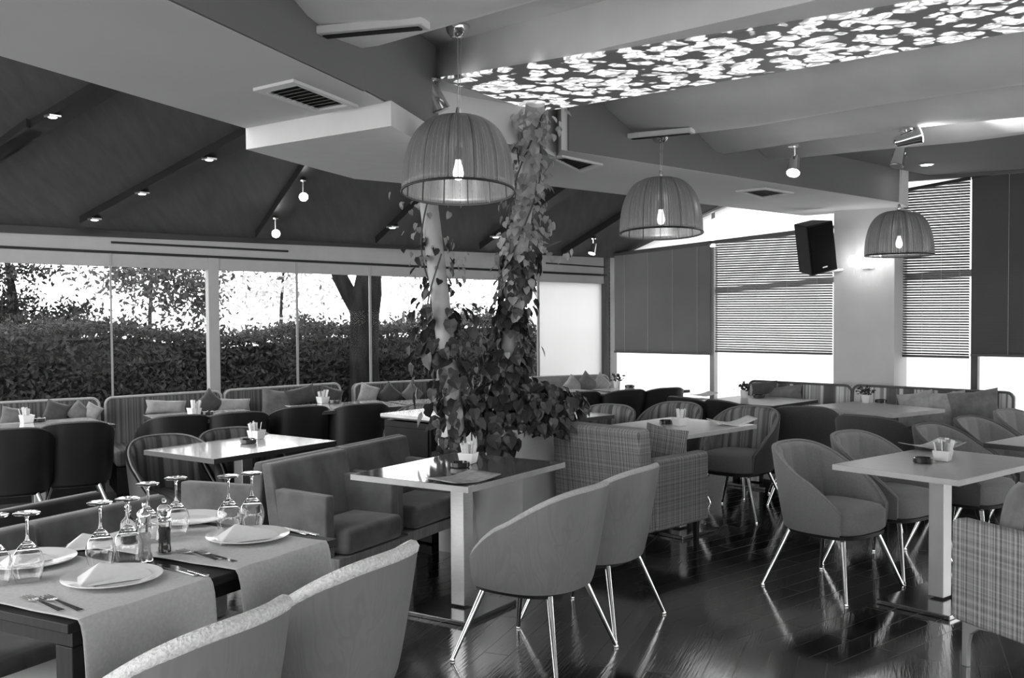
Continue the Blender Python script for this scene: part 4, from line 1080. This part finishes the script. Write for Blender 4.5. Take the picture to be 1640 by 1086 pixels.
# ---- laid table in the foreground
e_ = v2(.48, .88).normalized(); n2 = v2(-.88, .48).normalized(); N0 = v2(-1.19, 2.78)
DA = A_(e_.y, e_.x)
def dt(s, t_, z=.75): q = N0+e_*s+n2*t_; return Vector((q.x, q.y, z))
t = thing('dining_table', 'dark wooden dining table laid with runners, plates and glasses in the foreground', 'table', dt(.56, .40, 0), DA)
B((0, 0, .735), (1.16, .80, .028)).build('tabletop', M['darkwood'], t, smooth=0, bevel=.003)
B((0, 0, .69), (1.04, .68, .06)).build('apron', M['darkwood'], t, smooth=0)
for sx in (-1, 1):
    for sy in (-1, 1): B((sx*.49, sy*.31, .33), (.07, .07, .66)).build('leg', M['darkwood'], t, smooth=0, bevel=.003)
def runner(s0, s1, label, drop):
    t = thing('table_runner', label, 'table runner', dt((s0+s1)/2, .4, .752), DA)
    W = s1-s0; prf = [(-.42, -.16), (-.418, -.02), (-.405, .0)]
    # local y: + = far edge; near edge y=-.40
    pr = [(-.414-.012*math.sin(3*k/8), -drop*(1-k/8)) for k in range(8)]+[(-.412, -.012), (-.402, .0005)]+[(-.40+.8*k/14, .001) for k in range(15)]+[(.406, -.004), (.412, -.03), (.414, -.14)]
    def fn(u, v):
        i = v*(len(pr)-1); k = min(int(i), len(pr)-2); f = i-k
        y = pr[k][0]*(1-f)+pr[k+1][0]*f; z = pr[k][1]*(1-f)+pr[k+1][1]*f
        hang = max(0, -z)/drop if y < 0 else 0
        y -= hang*.014*(1+math.sin(u*17+1.3*s0)); x = (u-.5)*W*(1+.02*hang)
        if z > -.002: z += .0015*(1+math.sin(u*13+y*9)*math.sin(y*21+u*3))
        return (x, y, z)
    MB().grid(fn, 40, len(pr)*2-1).build('cloth', M['linen'], t, smooth=70, solid=.0016)
runner(.01, .50, 'grey linen runner hanging from the laid table, nearer one with the near plate', .36)
runner(.61, 1.07, 'grey linen runner hanging from the laid table, farther one beside the suede armchair', .36)

def plate_proto(p, label, r=.155):
    t = thing('dinner_plate', label, 'plate', p)
    MB().lathe([(r*.55, 0), (r*.62, .003), (r, .016), (r*1.0, .019), (r*.97, .0185), (r*.66, .008), (r*.6, .006), (.002, .006)], 56).build('dish', M['white'], t, smooth=60)
    return t
plates = [(180, 930, 'white round plate on the nearer runner, holding a folded napkin'), (397, 863, 'white round plate on the farther runner, holding a folded napkin'), (46, 902, 'white round plate at the left edge beneath the upturned glass'), (300, 835, 'white round plate at the far side of the laid table beside the mills')]
pp = None
for i, (x, y, lb) in enumerate(plates):
    p = at(x, y, .7555)
    pp_ = plate_proto(p, lb, .15) if pp is None else dup(pp, p, 0, lb)
    pp = pp or pp_
def napkin(p, rz, label, s=1):
    a, b2, h = .11*s, .075*s, .055*s
    mb = MB(); mb.add([(-a, -b2, 0), (a*1.1, -b2*.7, 0), (a*.9, b2, 0), (-a*.9, b2*.9, 0), (-a*.35, 0, h), (a*1.0, .01, .012)],
                      [(0, 3, 2, 1), (0, 1, 5, 4), (1, 2, 5), (2, 3, 4, 5), (3, 0, 4)])
    o = mb.build('napkin', M['linenl'], None, smooth=0, bevel=.004); o.location = p; o.rotation_euler = (0, 0, rz); return tag(o, label, 'napkin')
p = at(181, 926, .763); napkin(p, .5, 'white folded napkin on the near plate')
p = at(395, 861, .763); napkin(p, .45, 'white folded napkin on the plate of the farther runner')
p = at(40, 900, .763); napkin(p, .8, 'white folded napkin on the plate at the left edge', .7)
p = at(150, 874, .753); napkin(p, .3, 'white folded cloth lying by the glasses at the far side of the laid table', .9)

def wineglass(p, label, h=.215, first=[None]):
    if first[0] is not None: return dup(first[0], p, random.random(), label)
    t = thing('wine_glass', label, 'wine glass', p)
    # stands upside down: rim on the table, foot on top
    th = .0012
    outer = [(.036, 0), (.042, .02), (.047, .045), (.047, .062), (.041, .086), (.026, .108), (.010, .124)]
    inner = [(max(r-th, .002), z) for r, z in outer[:-1]][::-1]
    MB().lathe(inner+outer, 32, closed=False).build('bowl', M['glass'], t, smooth=70)
    MB().lathe([(.009, .123), (.005, .135), (.0038, .150), (.0038, .185), (.006, .199), (.012, .204)], 20).build('stem', M['glass'], t, smooth=60)
    MB().lathe([(.012, .2035), (.039, .2085), (.041, .2115), (.039, .2135), (.006, .2105), (.001, .210)], 32).build('foot', M['glass'], t, smooth=60)
    first[0] = t; return t
G = [(45, 930, 'upturned wine glass, largest and leftmost fully in view'), (162, 908, 'upturned wine glass standing behind the near plate'), (206, 900, 'upturned wine glass between the near plate and the salt mill'),
     (238, 868, 'upturned wine glass behind the salt mill'), (283, 856, 'upturned wine glass behind the pepper mill'), (367, 852, 'upturned wine glass left of the touching pair behind the far plate'), (404, 846, 'upturned wine glass farthest right, in front of the suede armchair'),
     (-6, 935, 'upturned wine glass cut off by the left edge')]
for x, y, lb in G: wineglass(at(x, y, .7545), lb)
def mill(p, fill, lb):
    t = thing('spice_mill', lb, 'spice mill', p)
    MB().lathe([(.026, 0), (.027, .01), (.020, .03), (.019, .07), (.024, .105), (.022, .115), (.001, .116)], 24).build('glass_body', M['glass'], t)
    MB().lathe([(.014, .008), (.015, .03), (.015, .085), (.012, .095), (.001, .096)], 16).build('filling', M[fill], t)
    MB().lathe([(.022, .117), (.023, .125), (.018, .13), (.024, .15), (.023, .162), (.012, .174), (.005, .178), (.008, .185), (.006, .195), (.001, .196)], 24).build('cap', M['chrome' if fill == 'salt' else 'glass'], t)
mill(at(264, 888, .7515), 'pepper', 'glass pepper mill full of dark peppercorns'); mill(at(232, 898, .7515), 'salt', 'glass salt mill with a round top left of the pepper mill')
def cruet(p, lb):
    t = thing('oil_bottle', lb, 'bottle', p)
    MB().lathe([(.026, 0), (.03, .01), (.03, .06), (.024, .085), (.010, .10), (.009, .12), (.012, .123), (.001, .124)], 24).build('bottle_body', M['glass'], t)
    MB().lathe([(.02, .006), (.022, .012), (.022, .05), (.001, .051)], 16).build('oil', M['pepper'], t)
    MB().lathe([(.009, .124), (.013, .135), (.006, .148), (.001, .15)], 14).build('stopper', M['chrome'], t)
cruet(at(206, 872, .7515), 'small glass oil bottle behind the salt mill')
def fork(p, rz, lb):
    t = thing('fork', lb, 'fork', p, rz); t.scale = (1.12, 1.5, 1.3)
    MB().hexa([(-.10, -.007, 0), (.03, -.003, .003), (.03, .003, .003), (-.10, .007, 0)], [(-.10, -.007, .003), (.03, -.003, .006), (.03, .003, .006), (-.10, .007, .003)]).build('handle', M['chrome'], t, smooth=0)
    mb = MB(); mb.hexa([(.03, -.004, .003), (.055, -.012, .001), (.055, .012, .001), (.03, .004, .003)], [(.03, -.004, .006), (.055, -.012, .004), (.055, .012, .004), (.03, .004, .006)])
    for k in range(4):
        y = -.0098+k*.0065; mb.box((.078, y, .0035), (.046, .0032, .0025))
    mb.build('tines', M['chrome'], t, smooth=0); return t
def knife(p, rz, lb):
    t = thing('knife', lb, 'knife', p, rz); t.scale = (1.0, 1.15, 1.2)
    MB().box((-.06, 0, .004), (.10, .014, .007)).build('handle', M['chrome'], t, smooth=0, bevel=.002)
    MB().prism([(-.01, -.009), (.09, -.009), (.115, -.002), (.10, .007), (-.01, .008)], .003, .005).build('blade', M['chrome'], t, smooth=0); return t
fk = R(140)
for (x, y, lb) in [(68, 968, 'fork left of the near plate, outer one'), (98, 968, 'fork left of the near plate, inner one'), (318, 890, 'fork left of the farther plate, outer one'), (345, 893, 'fork left of the farther plate, inner one')]:
    fork(at(x, y, .7555), fk, lb)
for (x, y, lb) in [(282, 915, 'knife right of the near plate, inner one'), (300, 916, 'knife right of the near plate, outer one'), (462, 852, 'knife right of the farther plate, inner one'), (478, 853, 'knife right of the farther plate, outer one')]:
    knife(at(x, y, .7555), fk, lb)

# ================================================================== GARDEN
random.seed(5)
def outW(px, off, z): q = onW(px, 520, -off); return Vector((q.x, q.y, z))
hA = outW(-260, 1.3, 0); hB = outW(868, 1.3, 0); hd = (hB-hA); hL = hd.length; hd.normalize(); hn = Vector((-hd.y, hd.x, 0))
t = thing('garden_hedge', 'dense clipped hedge with shoots on top outside the window wall', 'hedge', hA, A_(hd.y, hd.x))
hz = lambda x: 1.36+.05*math.sin(x*1.3)+.04*math.sin(x*3.1+1)
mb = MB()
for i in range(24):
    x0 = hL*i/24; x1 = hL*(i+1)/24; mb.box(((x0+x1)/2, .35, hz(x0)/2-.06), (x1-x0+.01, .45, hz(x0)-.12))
mb.build('shade_core', M['hedgecore'], t, smooth=0)  # dark boxes stand in for the shade inside the hedge
it = []
for i in range(26000):
    x = random.random()*hL; zt = hz(x); r = random.random()
    if r < .62: p = (x, random.uniform(-.02, .18), random.uniform(.5, zt)); n = Vector((0, -1, .4))
    else: p = (x, random.uniform(0, .7), zt+random.gauss(-.02, .035)); n = Vector((0, -.4, 1))
    it.append((p, random.uniform(.04, .085), n+rv()*.9))
for i in range(150):
    x = random.random()*hL; y = random.uniform(.05, .6); L = random.uniform(.06, .20); zt = hz(x)
    for k in range(9): it.append(((x+random.gauss(0, .02), y, zt+L*k/9), .07, rv()))
mb = MB(); leaves(mb, it, 'lance'); mb.build('leaves', M['hedge'], t, smooth=0)
# tree behind the hedge
def tree(name, label, base, limbs, leafsets):
    t = thing(name, label, 'tree', base)
    mb = MB()
    for pts, rs in limbs: mb.tube([Vector(p)-Vector(base) for p in pts], rs, 14)
    mb.build('trunk', M['bark'], t, smooth=60)
    for mt, kind, items in leafsets:
        mb = MB(); leaves(mb, [(Vector(p)-Vector(base), s, n) for p, s, n in items], kind); mb.build('foliage', M[mt], t, smooth=0)
def blob(px, py, Y, sx, sz, n, s0, s1, droop=0):
    c = atd(px, py, Y); o = []
    for i in range(n):
        p = c+Vector((random.gauss(0, sx), random.gauss(0, sx), random.gauss(0, sz)))
        o.append((p, random.uniform(s0, s1), rv()+Vector((0, 0, droop))))
    return o
D = 11.3
P = lambda x, y: atd(x, y, D)
base = P(585, 680); base.z = 0
trunk = ([base, P(584, 620), P(583, 560), P(584, 505), P(588, 470), P(591, 440), P(596, 380), P(600, 300), P(590, 200)], [.21, .165, .155, .16, .16, .135, .12, .10, .06])
left = ([P(583, 520), P(574, 496), P(558, 470), P(545, 445), P(530, 400), P(505, 340), P(480, 270)], [.13, .10, .088, .083, .075, .06, .035])
left2 = ([P(505, 340), P(430, 340), P(340, 370), P(280, 400), P(230, 430)], [.06, .05, .04, .03, .015])
right = ([P(594, 430), P(640, 380), P(700, 330), P(760, 320)], [.08, .065, .05, .03])
sh = []
for (x, y, sx, sz, n) in [(230, 448, .5, .22, 420), (285, 470, .38, .2, 380), (320, 455, .3, .28, 330), (255, 440, .6, .12, 300), (200, 440, .3, .1, 120), (330, 490, .15, .12, 90)]:
    sh += blob(x, y, D, sx*.6, sz*.8, int(n*1.5), .05, .10, -.3)
up_ = []
for (x, y) in [(300, 360), (380, 330), (480, 260), (590, 190), (690, 300), (760, 310), (540, 330), (430, 380)]:
    up_ += blob(x, y, 13.6, .8, .35, 330, .06, .12)
tree('shade_tree', 'dark forked tree trunk with drooping leaves outside the window', base, [trunk, left, left2, right], [('midleaf', 'lance', sh), ('midleaf', 'lance', up_)])
# conifer-like shrub far left
D2 = 12.5
base = atd(30, 640, D2); base.z = 0
cs = []
for (x, y, sx, sz, n) in [(10, 520, .28, .18, 1000), (40, 560, .36, .16, 1000), (95, 520, .16, .10, 300), (125, 500, .12, .07, 180), (70, 545, .2, .14, 350), (0, 440, .35, .06, 260), (45, 432, .2, .03, 100), (5, 490, .2, .12, 400), (20, 600, .5, .2, 500)]:
    cs += blob(x, y, D2, sx, sz, int(n*1.6), .05, .10)
tree('conifer', 'dark feathery conifer outside the left end of the window wall', base, [([base, atd(30, 560, D2), atd(20, 470, D2), atd(5, 380, D2)], [.08, .07, .05, .02]), ([atd(30, 580, D2), atd(90, 525, D2), atd(135, 490, D2)], [.04, .03, .01])], [('conifer', 'lance', cs)])
# pale trees farther off
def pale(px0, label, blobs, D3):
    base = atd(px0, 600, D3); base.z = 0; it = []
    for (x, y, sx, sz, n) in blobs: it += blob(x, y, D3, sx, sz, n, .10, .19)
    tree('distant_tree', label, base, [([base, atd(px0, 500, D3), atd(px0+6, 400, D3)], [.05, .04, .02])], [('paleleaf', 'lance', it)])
pale(450, 'pale hazy tree between the window post and the dark trunk', [(390, 455, .8, .35, 380), (450, 480, .6, .5, 300), (500, 460, .6, .6, 300), (430, 535, 1.2, .15, 200), (520, 535, .6, .2, 160)], 24)
pale(690, 'pale hazy tree right of the dark trunk', [(640, 470, .7, .5, 220), (700, 480, .8, .6, 300), (770, 500, .7, .5, 300), (820, 520, .5, .5, 280), (660, 540, 1.0, .2, 180)], 24)
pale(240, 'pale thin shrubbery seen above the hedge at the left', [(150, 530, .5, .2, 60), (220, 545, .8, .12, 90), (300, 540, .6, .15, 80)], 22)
